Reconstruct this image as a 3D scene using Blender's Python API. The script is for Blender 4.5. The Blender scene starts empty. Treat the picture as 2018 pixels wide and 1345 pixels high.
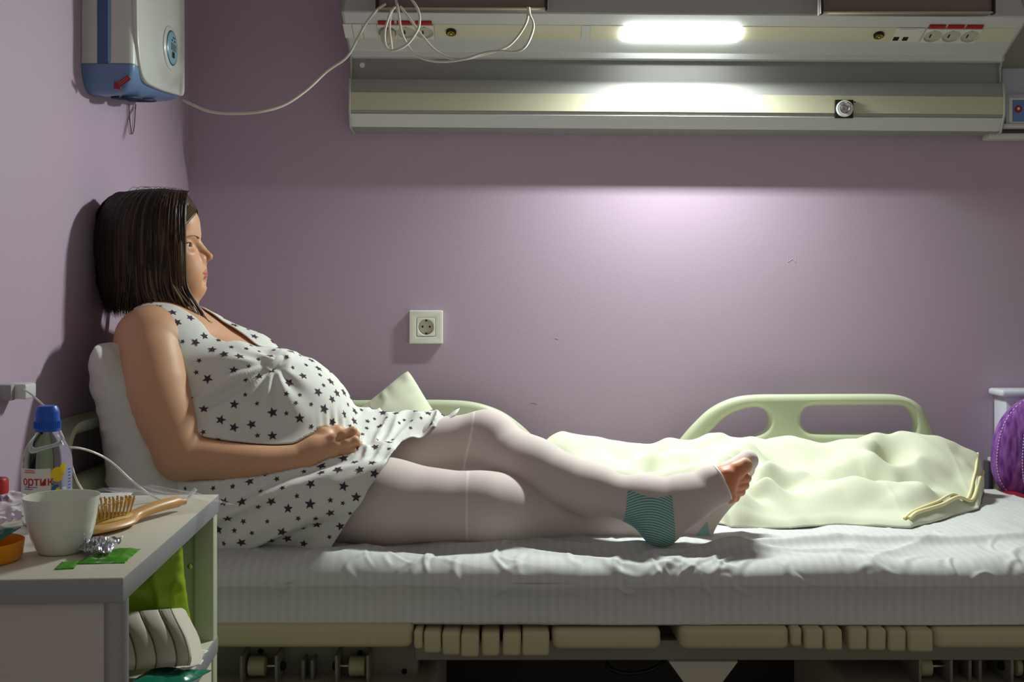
import bpy, bmesh, math, random
import numpy as np
from mathutils import Vector, Matrix, Euler
from mathutils.bvhtree import BVHTree
SC = bpy.context.scene
COL = SC.collection
# ---------------------------------------------------------------- camera
F, CX, HY, ZC = 2150.0, 1009.0, 597.0, 1.05      # focal length and horizon of the 2018x1345 photograph
cam_data = bpy.data.cameras.new('camera')
cam_data.sensor_width = 36.0
cam_data.lens = 36.0 * F / 2018.0
cam_data.shift_y = -(672.5 - HY) / 2018.0
cam_data.clip_start = 0.05
cam = bpy.data.objects.new('camera', cam_data)
cam.location = (0, 0, ZC)
cam.rotation_euler = (math.pi / 2, 0, 0)
COL.objects.link(cam)
SC.camera = cam
# ---------------------------------------------------------------- world, exposure
world = bpy.data.worlds.new('world')
SC.world = world
world.use_nodes = True
wb = world.node_tree.nodes['Background']
wb.inputs[0].default_value = (1.0, 0.94, 0.85, 1)
wb.inputs[1].default_value = 0.25
LAMP_W = 24.5
LAMP_TILT = math.radians(21)
LAMP_COL = (0.93, 1.0, 0.96)
LAMP_EMIT = 22.0
SC.view_settings.view_transform = 'Standard'
SC.view_settings.look = 'None'
SC.view_settings.gamma = 1.0
SC.view_settings.use_curve_mapping = False
SC.view_settings.exposure = 0.0
SC.cycles.max_bounces = 10
SC.cycles.diffuse_bounces = 5
SC.cycles.transparent_max_bounces = 16
SC.cycles.sample_clamp_indirect = 4.0
SC.cycles.use_denoising = True
# ---------------------------------------------------------------- helpers
def P(px, py, D):
    return Vector(((px - CX) * D / F, D, ZC - (py - HY) * D / F))
def lin(c):
    c = c / 255.0
    return c / 12.92 if c <= 0.04045 else ((c + 0.055) / 1.055) ** 2.4
def rgb(r, g, b):
    return (lin(r), lin(g), lin(b), 1.0)
MATS = {}
def mat(name, col, rough=0.5, metal=0.0, noise=0.0, nscale=20.0, bump=0.0, bscale=200.0, spec=0.5, sss=0.0, coat=0.0, emit=None, estr=0.0, trans=0.0, alpha=1.0, ior=1.45):
    if name in MATS:
        return MATS[name]
    m = bpy.data.materials.new(name)
    m.use_nodes = True
    nt = m.node_tree
    b = nt.nodes['Principled BSDF']
    b.inputs['Base Color'].default_value = col
    b.inputs['Roughness'].default_value = rough
    b.inputs['Metallic'].default_value = metal
    b.inputs['Specular IOR Level'].default_value = spec
    b.inputs['IOR'].default_value = ior
    if sss:
        b.inputs['Subsurface Weight'].default_value = sss
        b.inputs['Subsurface Radius'].default_value = (0.012, 0.005, 0.003)
        b.inputs['Subsurface Scale'].default_value = 0.6
    if coat:
        b.inputs['Coat Weight'].default_value = coat
        b.inputs['Coat Roughness'].default_value = 0.15
    if trans:
        b.inputs['Transmission Weight'].default_value = trans
    if alpha < 1:
        b.inputs['Alpha'].default_value = alpha
    if emit:
        b.inputs['Emission Color'].default_value = emit
        b.inputs['Emission Strength'].default_value = estr
    tc = None
    if noise or bump:
        tc = nt.nodes.new('ShaderNodeTexCoord')
    if noise:
        n = nt.nodes.new('ShaderNodeTexNoise')
        n.inputs['Scale'].default_value = nscale
        n.inputs['Detail'].default_value = 4
        nt.links.new(tc.outputs['Object'], n.inputs['Vector'])
        mx = nt.nodes.new('ShaderNodeMix')
        mx.data_type = 'RGBA'
        mx.inputs['A'].default_value = tuple(c * (1 - noise) for c in col[:3]) + (1,)
        mx.inputs['B'].default_value = tuple(min(1, c * (1 + noise)) for c in col[:3]) + (1,)
        nt.links.new(n.outputs['Fac'], mx.inputs['Factor'])
        nt.links.new(mx.outputs['Result'], b.inputs['Base Color'])
    if bump:
        n2 = nt.nodes.new('ShaderNodeTexNoise')
        n2.inputs['Scale'].default_value = bscale
        n2.inputs['Detail'].default_value = 3
        nt.links.new(tc.outputs['Object'], n2.inputs['Vector'])
        bp = nt.nodes.new('ShaderNodeBump')
        bp.inputs['Strength'].default_value = bump
        bp.inputs['Distance'].default_value = 0.002
        nt.links.new(n2.outputs['Fac'], bp.inputs['Height'])
        nt.links.new(bp.outputs['Normal'], b.inputs['Normal'])
    MATS[name] = m
    return m
def tag(o, label, cat, group=None):
    o['label'] = label
    o['category'] = cat
    if group:
        o['group'] = group
    return o
def structure(o):
    o['kind'] = 'structure'
    return o
def empty(name, loc, label, cat, group=None):
    o = bpy.data.objects.new(name, None)
    o.location = loc
    o.empty_display_size = 0.05
    COL.objects.link(o)
    return tag(o, label, cat, group)
def link(name, me, m=None, parent=None, sm=None):
    """link mesh data given in world space (parents carry their own location)"""
    if m is not None:
        for mm in (m if isinstance(m, (list, tuple)) else [m]):
            me.materials.append(mm)
    o = bpy.data.objects.new(name, me)
    COL.objects.link(o)
    if parent is not None:
        o.parent = parent
        L = Vector()
        q = parent
        while q is not None:
            L = L + Vector(q.location)
            q = q.parent
        o.location = -L
    if sm is not None:
        if sm >= 180:
            me.polygons.foreach_set('use_smooth', [True] * len(me.polygons))
        elif sm > 0:
            me.polygons.foreach_set('use_smooth', [True] * len(me.polygons))
            me.set_sharp_from_angle(angle=math.radians(sm))
    return o
def mesh(name, verts, faces, m=None, parent=None, sm=30):
    me = bpy.data.meshes.new(name)
    me.from_pydata([tuple(v) for v in verts], [], [tuple(f) for f in faces])
    me.update()
    return link(name, me, m, parent, sm)
def from_bm(name, bm, m=None, parent=None, sm=30, recalc=True):
    if recalc:
        bmesh.ops.recalc_face_normals(bm, faces=bm.faces)
    me = bpy.data.meshes.new(name)
    bm.to_mesh(me)
    bm.free()
    return link(name, me, m, parent, sm)
def npmesh(name, V, Fq, m=None, parent=None, sm=180):
    me = bpy.data.meshes.new(name)
    V = np.asarray(V, dtype=np.float32)
    Fq = np.asarray(Fq, dtype=np.int32)
    k = Fq.shape[1]
    me.vertices.add(len(V))
    me.vertices.foreach_set('co', V.ravel())
    me.loops.add(Fq.size)
    me.loops.foreach_set('vertex_index', Fq.ravel())
    me.polygons.add(len(Fq))
    me.polygons.foreach_set('loop_start', np.arange(0, Fq.size, k, dtype=np.int32))
    me.update(calc_edges=True)
    me.validate()
    return link(name, me, m, parent, sm)
def bm_box(bm, x0, x1, y0, y1, z0, z1, bev=0.0, seg=2, M=None):
    r = bmesh.ops.create_cube(bm, size=1.0)
    vs = r['verts']
    for v in vs:
        v.co = Vector(((v.co.x + .5) * (x1 - x0) + x0, (v.co.y + .5) * (y1 - y0) + y0, (v.co.z + .5) * (z1 - z0) + z0))
    if bev:
        es = list({e for v in vs for e in v.link_edges})
        rb = bmesh.ops.bevel(bm, geom=es, offset=bev, segments=seg, profile=0.5, affect='EDGES')
        vs = list({v for f in rb['faces'] for v in f.verts} | {v for v in vs if v.is_valid})
    if M is not None:
        for v in vs:
            v.co = M @ v.co
    return vs
def box(name, x0, x1, y0, y1, z0, z1, m, parent=None, bev=0.002, seg=2, M=None):
    bm = bmesh.new()
    bm_box(bm, x0, x1, y0, y1, z0, z1, bev, seg, M)
    return from_bm(name, bm, m, parent)
def frame_z(ax):
    ax = Vector(ax).normalized()
    t = Vector((0, 0, 1)) if abs(ax.z) < 0.9 else Vector((1, 0, 0))
    u = t.cross(ax).normalized()
    v = ax.cross(u)
    return Matrix((u, v, ax)).transposed().to_4x4()
def bm_lathe(bm, prof, origin, axis=(0, 0, 1), seg=32, cap0=True, cap1=True, sx=1.0, sy=1.0):
    M = Matrix.Translation(Vector(origin)) @ frame_z(axis)
    rings = []
    for r, h in prof:
        rings.append([bm.verts.new(M @ Vector((sx * r * math.cos(2 * math.pi * i / seg), sy * r * math.sin(2 * math.pi * i / seg), h))) for i in range(seg)])
    for a, b in zip(rings[:-1], rings[1:]):
        for i in range(seg):
            j = (i + 1) % seg
            bm.faces.new((a[i], a[j], b[j], b[i]))
    if cap0:
        bm.faces.new(rings[0][::-1])
    if cap1:
        bm.faces.new(rings[-1])
def lathe(name, prof, origin, m, parent=None, axis=(0, 0, 1), seg=32, cap0=True, cap1=True, sm=40, sx=1.0, sy=1.0):
    bm = bmesh.new()
    bm_lathe(bm, prof, origin, axis, seg, cap0, cap1, sx, sy)
    return from_bm(name, bm, m, parent, sm)
def catmull(pts, n=8):
    p = [Vector(q) for q in pts]
    p = [p[0] * 2 - p[1]] + p + [p[-1] * 2 - p[-2]]
    out = []
    for i in range(1, len(p) - 2):
        a, b, c, d = p[i - 1], p[i], p[i + 1], p[i + 2]
        for k in range(n):
            t = k / n
            out.append(0.5 * ((2 * b) + (c - a) * t + (2 * a - 5 * b + 4 * c - d) * t * t + (3 * b - a - 3 * c + d) * t ** 3))
    out.append(p[-2])
    return out
def bm_tube(bm, pts, rad, seg=8, flat=1.0, up=None):
    n = len(pts)
    rs = rad if isinstance(rad, (list, tuple)) else [rad] * n
    if len(rs) != n:
        rs = [rs[min(len(rs) - 1, int(i * len(rs) / n))] for i in range(n)]
    prev = None
    rings = []
    for i in range(n):
        t = (pts[min(i + 1, n - 1)] - pts[max(i - 1, 0)])
        if t.length < 1e-9:
            t = Vector((0, 0, 1))
        t.normalize()
        if prev is None:
            u = Vector(up) if up is not None else (Vector((0, 0, 1)) if abs(t.z) < 0.9 else Vector((1, 0, 0)))
        else:
            u = prev
        u = (u - t * u.dot(t))
        if u.length < 1e-6:
            u = t.orthogonal()
        u.normalize()
        prev = u
        w = t.cross(u)
        rings.append([bm.verts.new(pts[i] + rs[i] * (flat * u * math.cos(2 * math.pi * k / seg) + w * math.sin(2 * math.pi * k / seg))) for k in range(seg)])
    for a, b in zip(rings[:-1], rings[1:]):
        for k in range(seg):
            j = (k + 1) % seg
            bm.faces.new((a[k], a[j], b[j], b[k]))
    bm.faces.new(rings[0][::-1])
    bm.faces.new(rings[-1])
def tube(name, pts, rad, m, parent=None, seg=8, n=8, smooth=True, sm=60):
    bm = bmesh.new()
    bm_tube(bm, catmull(pts, n) if smooth else [Vector(p) for p in pts], rad, seg)
    return from_bm(name, bm, m, parent, sm)
def prism(name, poly, vec, m, parent=None, bev=0.0, seg=2, sm=30):
    """poly: 3D loop, extruded by vec"""
    bm = bmesh.new()
    vs = [bm.verts.new(Vector(p)) for p in poly]
    f = bm.faces.new(vs)
    r = bmesh.ops.extrude_face_region(bm, geom=[f])
    nv = [g for g in r['geom'] if isinstance(g, bmesh.types.BMVert)]
    for v in nv:
        v.co += Vector(vec)
    if bev:
        bmesh.ops.bevel(bm, geom=list(bm.edges), offset=bev, segments=seg, profile=0.5, affect='EDGES', clamp_overlap=True)
    return from_bm(name, bm, m, parent, sm)
def rounded(poly, r, n=6):
    """round the corners of a 2D polygon"""
    out = []
    N = len(poly)
    rr = r if isinstance(r, (list, tuple)) else [r] * N
    for i in range(N):
        p0, p1, p2 = Vector(poly[i - 1]), Vector(poly[i]), Vector(poly[(i + 1) % N])
        a, b = (p0 - p1), (p2 - p1)
        q = min(rr[i], a.length * .49, b.length * .49)
        A, B = p1 + a.normalized() * q, p1 + b.normalized() * q
        for k in range(n + 1):
            t = k / n
            out.append((A * (1 - t) ** 2 + p1 * 2 * t * (1 - t) + B * t * t))
    return out
def plate(name, outline, holes, depth, bevel, M, m, parent=None, bres=3, sm=40):
    """2D outline with holes -> solid bevelled plate (curve turned into mesh); M maps (u,v,w) to world"""
    cu = bpy.data.curves.new(name, 'CURVE')
    cu.dimensions = '2D'
    cu.fill_mode = 'BOTH'
    cu.extrude = max(depth / 2 - bevel, 0.0)
    cu.bevel_depth = bevel
    cu.bevel_resolution = bres
    def inset(lp, d):
        pts = [Vector((q[0], q[1])) for q in lp]
        ar = sum(a.x * b.y - b.x * a.y for a, b in zip(pts, pts[1:] + pts[:1]))
        sg = 1 if ar > 0 else -1
        out = []
        N = len(pts)
        for i in range(N):
            a, b = pts[i] - pts[i - 1], pts[(i + 1) % N] - pts[i]
            n = Vector((-a.y, a.x)).normalized() + Vector((-b.y, b.x)).normalized()
            if n.length > 1e-6:
                n.normalize()
            out.append(pts[i] + n * (sg * d))
        return out
    for loop in [inset(outline, bevel)] + [inset(h, -bevel) for h in holes]:
        s = cu.splines.new('POLY')
        s.points.add(len(loop) - 1)
        for p, q in zip(s.points, loop):
            p.co = (q[0], q[1], 0, 1)
        s.use_cyclic_u = True
    o = bpy.data.objects.new(name + '_c', cu)
    COL.objects.link(o)
    dg = bpy.context.evaluated_depsgraph_get()
    me = bpy.data.meshes.new_from_object(o.evaluated_get(dg))
    bpy.data.objects.remove(o)
    bpy.data.curves.remove(cu)
    me.materials.clear()
    me.name = name
    me.transform(M)
    bm = bmesh.new()
    bm.from_mesh(me)
    bmesh.ops.remove_doubles(bm, verts=bm.verts, dist=1e-5)
    bmesh.ops.recalc_face_normals(bm, faces=bm.faces)
    bm.to_mesh(me)
    bm.free()
    return link(name, me, m, parent, sm)
def text(name, body, size, M, m, parent=None, extrude=0.0003, bold=0.0):
    cu = bpy.data.curves.new(name, 'FONT')
    cu.body = body
    cu.size = size
    cu.extrude = extrude
    cu.offset = bold
    cu.align_x = 'CENTER'
    cu.align_y = 'CENTER'
    o = bpy.data.objects.new(name + '_c', cu)
    COL.objects.link(o)
    dg = bpy.context.evaluated_depsgraph_get()
    me = bpy.data.meshes.new_from_object(o.evaluated_get(dg))
    bpy.data.objects.remove(o)
    bpy.data.curves.remove(cu)
    me.materials.clear()
    me.name = name
    if callable(M):
        for v in me.vertices:
            v.co = M(v.co.copy())
    else:
        me.transform(M)
    return link(name, me, m, parent, 0)
def copy_tree(o, name_loc=None, parent=None):
    c = o.copy()
    COL.objects.link(c)
    if parent is not None:
        c.parent = parent
    for ch in list(o.children):
        copy_tree(ch, None, c)
    return c
def vnoise(seed):
    """smooth numpy value noise, 3D"""
    rs = np.random.RandomState(seed)
    T = rs.rand(32, 32, 32).astype(np.float32)
    def f(x, y, z=0.0):
        x, y, z = np.broadcast_arrays(np.asarray(x, float), np.asarray(y, float), np.asarray(z, float))
        xi, yi, zi = np.floor(x).astype(int), np.floor(y).astype(int), np.floor(z).astype(int)
        a, b, c = x - xi, y - yi, z - zi
        a, b, c = a * a * (3 - 2 * a), b * b * (3 - 2 * b), c * c * (3 - 2 * c)
        g = lambda i, j, k: T[(xi + i) & 31, (yi + j) & 31, (zi + k) & 31]
        r = 0
        for i in (0, 1):
            for j in (0, 1):
                for k in (0, 1):
                    r = r + g(i, j, k) * (a if i else 1 - a) * (b if j else 1 - b) * (c if k else 1 - c)
        return r * 2 - 1
    return f
def sstep(a, b, x):
    t = np.clip((x - a) / (b - a), 0, 1)
    return t * t * (3 - 2 * t)
# ================================================================ room shell
WX, WD = -0.8237, 2.78            # left wall x, back wall depth
M_wall = mat('lavender_wall_paint', rgb(179, 160, 179), rough=0.55, noise=0.02, nscale=6, bump=0.10, bscale=240, spec=0.35)
M_white = mat('white_plastic', rgb(222, 222, 212), rough=0.35)
M_dark = mat('black_plastic', rgb(20, 20, 20), rough=0.4)
M_hole = mat('dark_hole', rgb(14, 13, 12), rough=0.8)
M_floor = mat('grey_linoleum', rgb(120, 112, 105), rough=0.4, noise=0.15, nscale=30)
M_ceil = mat('ceiling_paint', rgb(190, 186, 180), rough=0.8, bump=0.1)
wall_b = structure(box('wall_back', WX - 0.12, 2.6, WD, WD + 0.12, -0.1, 2.75, M_wall, bev=0))
structure(box('wall_left', WX - 0.12, WX, 0.2, WD, -0.1, 2.75, M_wall, bev=0))
structure(box('floor', WX - 0.12, 2.6, 0.2, WD + 0.12, -0.2, -0.1 + 0.1, M_floor, bev=0))
structure(box('ceiling', WX - 0.12, 2.6, 0.2, WD + 0.12, 2.75, 2.85, M_ceil, bev=0))
# faint scuffs on the walls
M_scl = mat('scuff_pale', rgb(202, 186, 204), rough=0.7)
M_scd = mat('scuff_dark', rgb(150, 131, 150), rough=0.7)
for pts, m_ in ((((1553, 506), (1553, 517), (1561, 511), (1568, 518), (1568, 508)), M_scl), (((1044, 797), (1049, 794), (1058, 796)), M_scd), (((1094, 667), (1100, 669)), M_scd)):
    tube('scuff', [P(x, y, WD - 0.0002) for x, y in pts], 0.0005, m_, wall_b, seg=5, n=2)
# ================================================================ bed head service panel
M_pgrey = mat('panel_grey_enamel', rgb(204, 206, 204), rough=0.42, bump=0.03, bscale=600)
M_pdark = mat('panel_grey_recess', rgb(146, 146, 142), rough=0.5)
M_pbeige = mat('panel_beige_strip', rgb(214, 210, 184), rough=0.40)
M_pend = mat('panel_end_cap_plastic', rgb(168, 172, 158), rough=0.4)
M_red = mat('red_label', rgb(176, 12, 22), rough=0.45)
M_black = mat('black_rubber', rgb(14, 14, 14), rough=0.45)
M_steel = mat('brushed_steel', rgb(190, 188, 182), rough=0.3, metal=1.0)
PXL, PXR = -0.398, 1.213
panel = empty('bed_head_panel', (0.4, 2.70, 1.60), 'long grey service panel on lavender wall with sockets and lit lamp above the bed', 'wall panel')
def extrude_x(name, prof, x0, x1, m, parent, bev=0.0, sm=25):
    return prism(name, [(x0, d, z) for d, z in prof], (x1 - x0, 0, 0), m, parent, bev=bev, sm=sm)
UP = [(2.779, 1.90), (2.67, 1.90), (2.60, 1.775), (2.572, 1.733), (2.572, 1.729), (2.603, 1.7125), (2.603, 1.7125), (2.652, 1.6895), (2.692, 1.6700), (2.697, 1.6685), (2.6985, 1.667), (2.7005, 1.6545), (2.708, 1.6535), (2.779, 1.655)]
UP = [p for i, p in enumerate(UP) if i == 0 or p != UP[i - 1]]
extrude_x('upper_housing', UP, PXL, PXR, M_pgrey, panel)
LO = [(2.779, 1.66), (2.722, 1.66), (2.720, 1.602), (2.700, 1.598), (2.694, 1.566), (2.694, 1.5195), (2.698, 1.512), (2.716, 1.482), (2.779, 1.478)]
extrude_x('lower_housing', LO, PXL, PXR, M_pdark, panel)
# lower light lip, lower chamfer
def strip(name, a, b, x0, x1, m, th=0.0012, parent=panel):
    """thin strip lying on the profile between two (depth, height) points"""
    A, B = Vector((a[0], a[1])), Vector((b[0], b[1]))
    t = (B - A).normalized()
    nrm = Vector((t.y, -t.x))
    if nrm.x > 0:
        nrm = -nrm
    q = [A, B, B + nrm * th, A + nrm * th]
    return prism(name, [(x0, p.x, p.y) for p in q], (x1 - x0, 0, 0), m, parent, bev=0.0003, seg=1)
strip('lower_lip', (2.697, 1.5125), (2.7155, 1.483), PXL, PXR, M_pgrey)
strip('beige_band', (2.694, 1.5645), (2.694, 1.521), PXL, PXR, mat('panel_beige_band', rgb(190, 188, 162), rough=0.42))
for q in (-0.5,):
    pass
# the beige infill strips of the sloped face, split at the joints seen in the photo
fa, fb = Vector((2.605, 1.7115)), Vector((2.651, 1.690))
fdir = (fb - fa).normalized()
fn = Vector((fdir.y, -fdir.x))
if fn.y > 0:
    fn = -fn
FROT = Matrix(((1, 0, 0), (0, fdir.x, fn.x), (0, fdir.y, fn.y))).to_4x4()     # columns: x, down the slope, outward
def FM(x, s=0.5, h=0.0):
    p = fa + (fb - fa) * s + fn * h
    return Matrix.Translation((x, p.x, p.y)) @ FROT
def fx(px):        # pixel column -> x on the sloped face
    return (px - CX) * 2.628 / F
for x0, x1 in ((fx(856), fx(1144)), (fx(1163), fx(1227)), (fx(1458), fx(1768)), (fx(1930), PXR - 0.004)):
    strip('beige_strip', (fa.x, fa.y), (fb.x, fb.y), x0, x1, M_pbeige, 0.0010)
strip('white_strip', (fa.x, fa.y), (fb.x, fb.y), fx(1145), fx(1162), M_pgrey, 0.0016)
# reading lamp
lamp_m = mat('lamp_diffuser', (1, 1, 1, 1), rough=0.4, emit=(0.94, 1.0, 0.98, 1), estr=LAMP_EMIT)
lx0, lx1 = fx(1229), fx(1455)
bm = bmesh.new()
bm_box(bm, lx0, lx1, -0.022, 0.024, 0.0008, 0.010, 0.003, 2)
for v in bm.verts:
    v.co = FM(0) @ v.co
from_bm('lamp_diffuser', bm, lamp_m, panel)['label'] = 'lit white lamp diffuser'
ld = bpy.data.lights.new('reading_lamp', 'AREA')
ld.shape = 'RECTANGLE'
ld.size, ld.size_y = lx1 - lx0 - 0.006, 0.040
ld.energy = LAMP_W
ld.color = LAMP_COL
lo = bpy.data.objects.new('reading_lamp', ld)
COL.objects.link(lo)
lo.parent = panel
lo.matrix_local = Matrix.Translation(-Vector(panel.location)) @ FM((lx0 + lx1) / 2, 0.35, 0.020) @ Matrix.Rotation(math.pi, 4, 'X') @ Matrix.Rotation(LAMP_TILT, 4, 'X')
# sockets
M_well = mat('socket_well_cream', rgb(196, 190, 172), rough=0.4)
def socket(x, plate_w, plug=False):
    s = bpy.data.objects.new('power_socket', None)
    COL.objects.link(s)
    s.parent = panel
    s.location = Vector((x, 2.63, 1.70)) - Vector(panel.location)
    ol = [(x - plate_w / 2, -.0255), (x + plate_w / 2, -.0255), (x + plate_w / 2, .0255), (x - plate_w / 2, .0255)]
    hw = [(x + .0205 * math.cos(t * math.pi / 18), .0205 * math.sin(t * math.pi / 18)) for t in range(36)]
    plate('socket_plate', ol, [hw], 0.0055, 0.0012, FM(0, 0.5, 0.0030), M_white, s, bres=2)
    lathe('socket_well', [(0.0206, 0.0002), (0.0206, 0.0008)], FM(x) @ Vector((0, 0, 0)), M_well, s, FROT @ Vector((0, 0, 1)), 30)
    if not plug:
        bm = bmesh.new()
        for dx, dy, w, h in ((0.0, -0.016, 0.0028, 0.0016), (-0.004, 0.004, 0.0016, 0.0065)):
            bm_box(bm, x + dx - w, x + dx + w, dy - h, dy + h, 0.0009, 0.0018, 0.0003, 1)
        for v in bm.verts:
            v.co = FM(0) @ v.co
        from_bm('socket_contact', bm, M_hole, s)
    # red tab above
    bm = bmesh.new()
    bm_box(bm, x - 0.0195, x + 0.0195, -0.0375, -0.0275, 0.0012, 0.0040, 0.0004, 1)
    for v in bm.verts:
        v.co = FM(0) @ v.co
    o = from_bm('red_tab', bm, M_red, s)
    return s
for px in (763, 800, 836):
    socket(fx(px), 0.0445, plug=(px == 763))
for px in (1837, 1873.5, 1910):
    socket(fx(px), 0.0445)
def face_box(name, px0, px1, y0, y1, z1, m, parent=panel, bev=0.0006):
    bm = bmesh.new()
    bm_box(bm, fx(px0), fx(px1), y0, y1, 0.0006, z1, bev, 1)
    for v in bm.verts:
        v.co = FM(0) @ v.co
    return from_bm(name, bm, m, parent)
face_box('blank_plate', 677.5, 694.5, -0.0255, 0.0255, 0.003, M_white)
face_box('blank_plate', 695.5, 714, -0.0255, 0.0255, 0.003, M_white)
face_box('blank_plate', 715, 744, -0.0255, 0.0255, 0.0026, M_white)
face_box('data_plate', 1760, 1816, -0.0255, 0.0255, 0.003, M_white)
face_box('switch_key', 1766, 1783, -0.023, 0.000, 0.0045, M_white)
face_box('switch_key', 1784, 1801, -0.023, 0.000, 0.0045, M_white)
face_box('data_port', 1762.5, 1773.5, 0.006, 0.020, 0.0036, M_hole, bev=0.0003)
face_box('data_port', 1781, 1791.5, 0.006, 0.020, 0.0036, M_hole, bev=0.0003)
for px in (888.5, 1731):
    o = FM(fx(px), 0.5) @ Vector((0, 0, 0))
    ax = FROT @ Vector((0, 0, 1))
    j = lathe('earth_terminal', [(0.0125, 0.0005), (0.0125, 0.006), (0.011, 0.0075), (0.0098, 0.0055)], o, M_black, panel, ax, 24)
    lathe('brass_ring', [(0.0095, 0.0054), (0.0095, 0.0085), (0.0078, 0.0085), (0.0078, 0.0056)], o, mat('brass', rgb(190, 170, 70), rough=0.3, metal=1), j, ax, 24, True, True)
    lathe('steel_pin', [(0.0032, 0.005), (0.0032, 0.0105), (0.0015, 0.0115)], o, M_steel, j, ax, 14)
# white screw cap at left of the recess
lathe('screw_cap', [(0.0068, 0), (0.0066, 0.0022), (0.004, 0.003)], (P(714, 133, 2.721)), M_white, panel, (0, -1, 0), 20)
# oxygen outlet on the beige band
ox = P(1663, 213, 2.692)
g = bpy.data.objects.new('gas_outlet', None)
COL.objects.link(g)
g.parent = panel
g.location = ox - Vector(panel.location)
box('outlet_plate', ox.x - .0225, ox.x + .0225, 2.686, 2.6935, ox.z - .0225, ox.z + .0225, M_black, g, 0.0012)
lathe('outlet_ring', [(0.0205, 0), (0.0205, 0.005), (0.0195, 0.0065), (0.0125, 0.0065), (0.0115, 0.002)], (ox.x, 2.686, ox.z), mat('outlet_ring_white', rgb(205, 207, 204), rough=0.35), g, (0, -1, 0), 36)
lathe('outlet_bore', [(0.0112, 0), (0.0112, 0.0085), (0.0095, 0.0095), (0.0082, 0.0085), (0.0078, 0.003), (0.003, 0.003), (0.0024, 0.007)], (ox.x, 2.6855, ox.z), M_steel, g, (0, -1, 0), 24)
txt = mat('outlet_print', rgb(40, 44, 46), rough=0.6)
for k, ch in enumerate('OXYGEN'):
    pass
for k in range(10):
    a = math.radians(35 + k * 12)
    box('outlet_mark', -0.0008, 0.0008, -0.0003, 0.0003, -0.0012, 0.0012, txt, g, 0, M=Matrix.Translation((ox.x + 0.0158 * math.cos(a), 2.6792, ox.z + 0.0158 * math.sin(a))) @ Matrix.Rotation(-(a - math.pi / 2), 4, 'Y')) if k not in (4, 5) else None
lathe('screw_hole', [(0.002, 0), (0.002, 0.0008)], P(1684.5, 199, 2.6935), M_hole, panel, (0, -1, 0), 10)
# end caps
for s, x in ((-1, PXL), (1, PXR)):
    prof = UP[:11] + [(2.709, 1.655), (2.716, 1.640), (2.716, 1.606), (2.697, 1.600), (2.690, 1.566), (2.690, 1.5195), (2.712, 1.478), (2.779, 1.474)]
    prof = [(d - 0.0015 if d < 2.77 else d, z) for d, z in prof]
    prism('end_cap', [(x, d, z) for d, z in prof], (s * 0.005, 0, 0), M_pend, panel, bev=0.0012, seg=1)
# faint moulded mark above the lamp
pm = P(1348, 13, 2.587)
lathe('moulded_mark', [(0.0112, 0.0), (0.0112, 0.0010), (0.0095, 0.0010), (0.0095, 0.0)], pm + Vector((0, 0.004, 0)), M_pgrey, panel, (0, -1, 0.6), 28)
panel.rotation_euler = (0, 0.0072, 0)
# ---- equipment trays above
M_tray = mat('brown_anodised_tray', rgb(116, 106, 96), rough=0.4, metal=0.35, noise=0.06, nscale=14)
M_traylip = mat('tray_lip', rgb(178, 170, 150), rough=0.35, metal=0.5)
def tray(px0, px1, pyb, label):
    D = 2.50
    a, b = P(px0, pyb, D), P(px1, pyb, D)
    t = empty('equipment_tray', ((a.x + b.x) / 2, D, a.z), label, 'tray', 'trays above the service panel')
    box('tray_body', a.x, b.x, D, D + 0.035, a.z + 0.001, a.z + 0.09, M_tray, t, 0.002)
    box('tray_lip', a.x, b.x, D - 0.004, D + 0.010, a.z - 0.001, a.z + 0.0022, M_traylip, t, 0.0008)
    for s, x in ((-1, a.x), (1, b.x)):
        box('tray_end', x - 0.003, x + 0.003, D - 0.005, D + 0.012, a.z - 0.003, a.z + 0.092, M_black, t, 0.001)
tray(743, 1077, 17, 'brown metal tray with white cords hanging over it, above left sockets')
tray(1619, 1958, 25, 'brown metal tray without cords, above the right row of sockets')
# ---- cords
M_cord = mat('white_cord', rgb(206, 202, 186), rough=0.45)
def cord(name, pts, rad, label, m=M_cord, cat='cord', group=None):
    return tag(tube(name, [P(*p) for p in pts], rad, m, seg=8, n=7), label, cat, group)
cord('mains_cable', [(361, 198, 2.395), (380, 207, 2.38), (410, 219, 2.37), (450, 224, 2.37), (510, 221, 2.38), (560, 207, 2.40), (605, 177, 2.42), (645, 140, 2.44), (683, 113, 2.455), (705, 75, 2.465), (722, 45, 2.475), (742, 20, 2.487), (760, 8, 2.494)], 0.0031, 'white power cord sagging from wall air purifier to the panel')
L1 = [(780, -2), (785.5, 26), (790.7, 60.7), (801, 85), (820, 109), (851, 120), (886, 121), (921, 115), (955.5, 104), (987, 100.6), (1016, 102), (1035, 92), (1047, 69), (1051, 48.5), (1044, 29), (1042, 14)]
L2 = [(789, 12), (808, 38), (830.6, 69), (855, 97), (877, 111), (896.5, 117), (921, 116), (955.5, 107), (987, 98), (1007.5, 86), (1028, 61), (1039, 38), (1041, 14)]
L3 = [(810, -3), (822, 15.6), (827, 35), (823.7, 57), (808, 81.5), (791, 94.5), (770, 100), (759.5, 88), (758, 64), (763, 43), (770, 24), (778.6, 13)]
cord('appliance_cord', [(x, y, 2.482 - 0.006 * math.sin(i * 1.3)) for i, (x, y) in enumerate(L1)], 0.0030, 'outer white cord hanging in a wide low loop under left tray')
cord('appliance_cord', [(x, y, 2.495 - 0.004 * math.cos(i * 1.1)) for i, (x, y) in enumerate(L2)], 0.0030, 'inner white cord hanging in a wide loop under left tray')
cord('appliance_cord', [(x, y, 2.468) for i, (x, y) in enumerate(L3)], 0.0030, 'white cord coiled in a narrow loop before the first socket')
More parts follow.
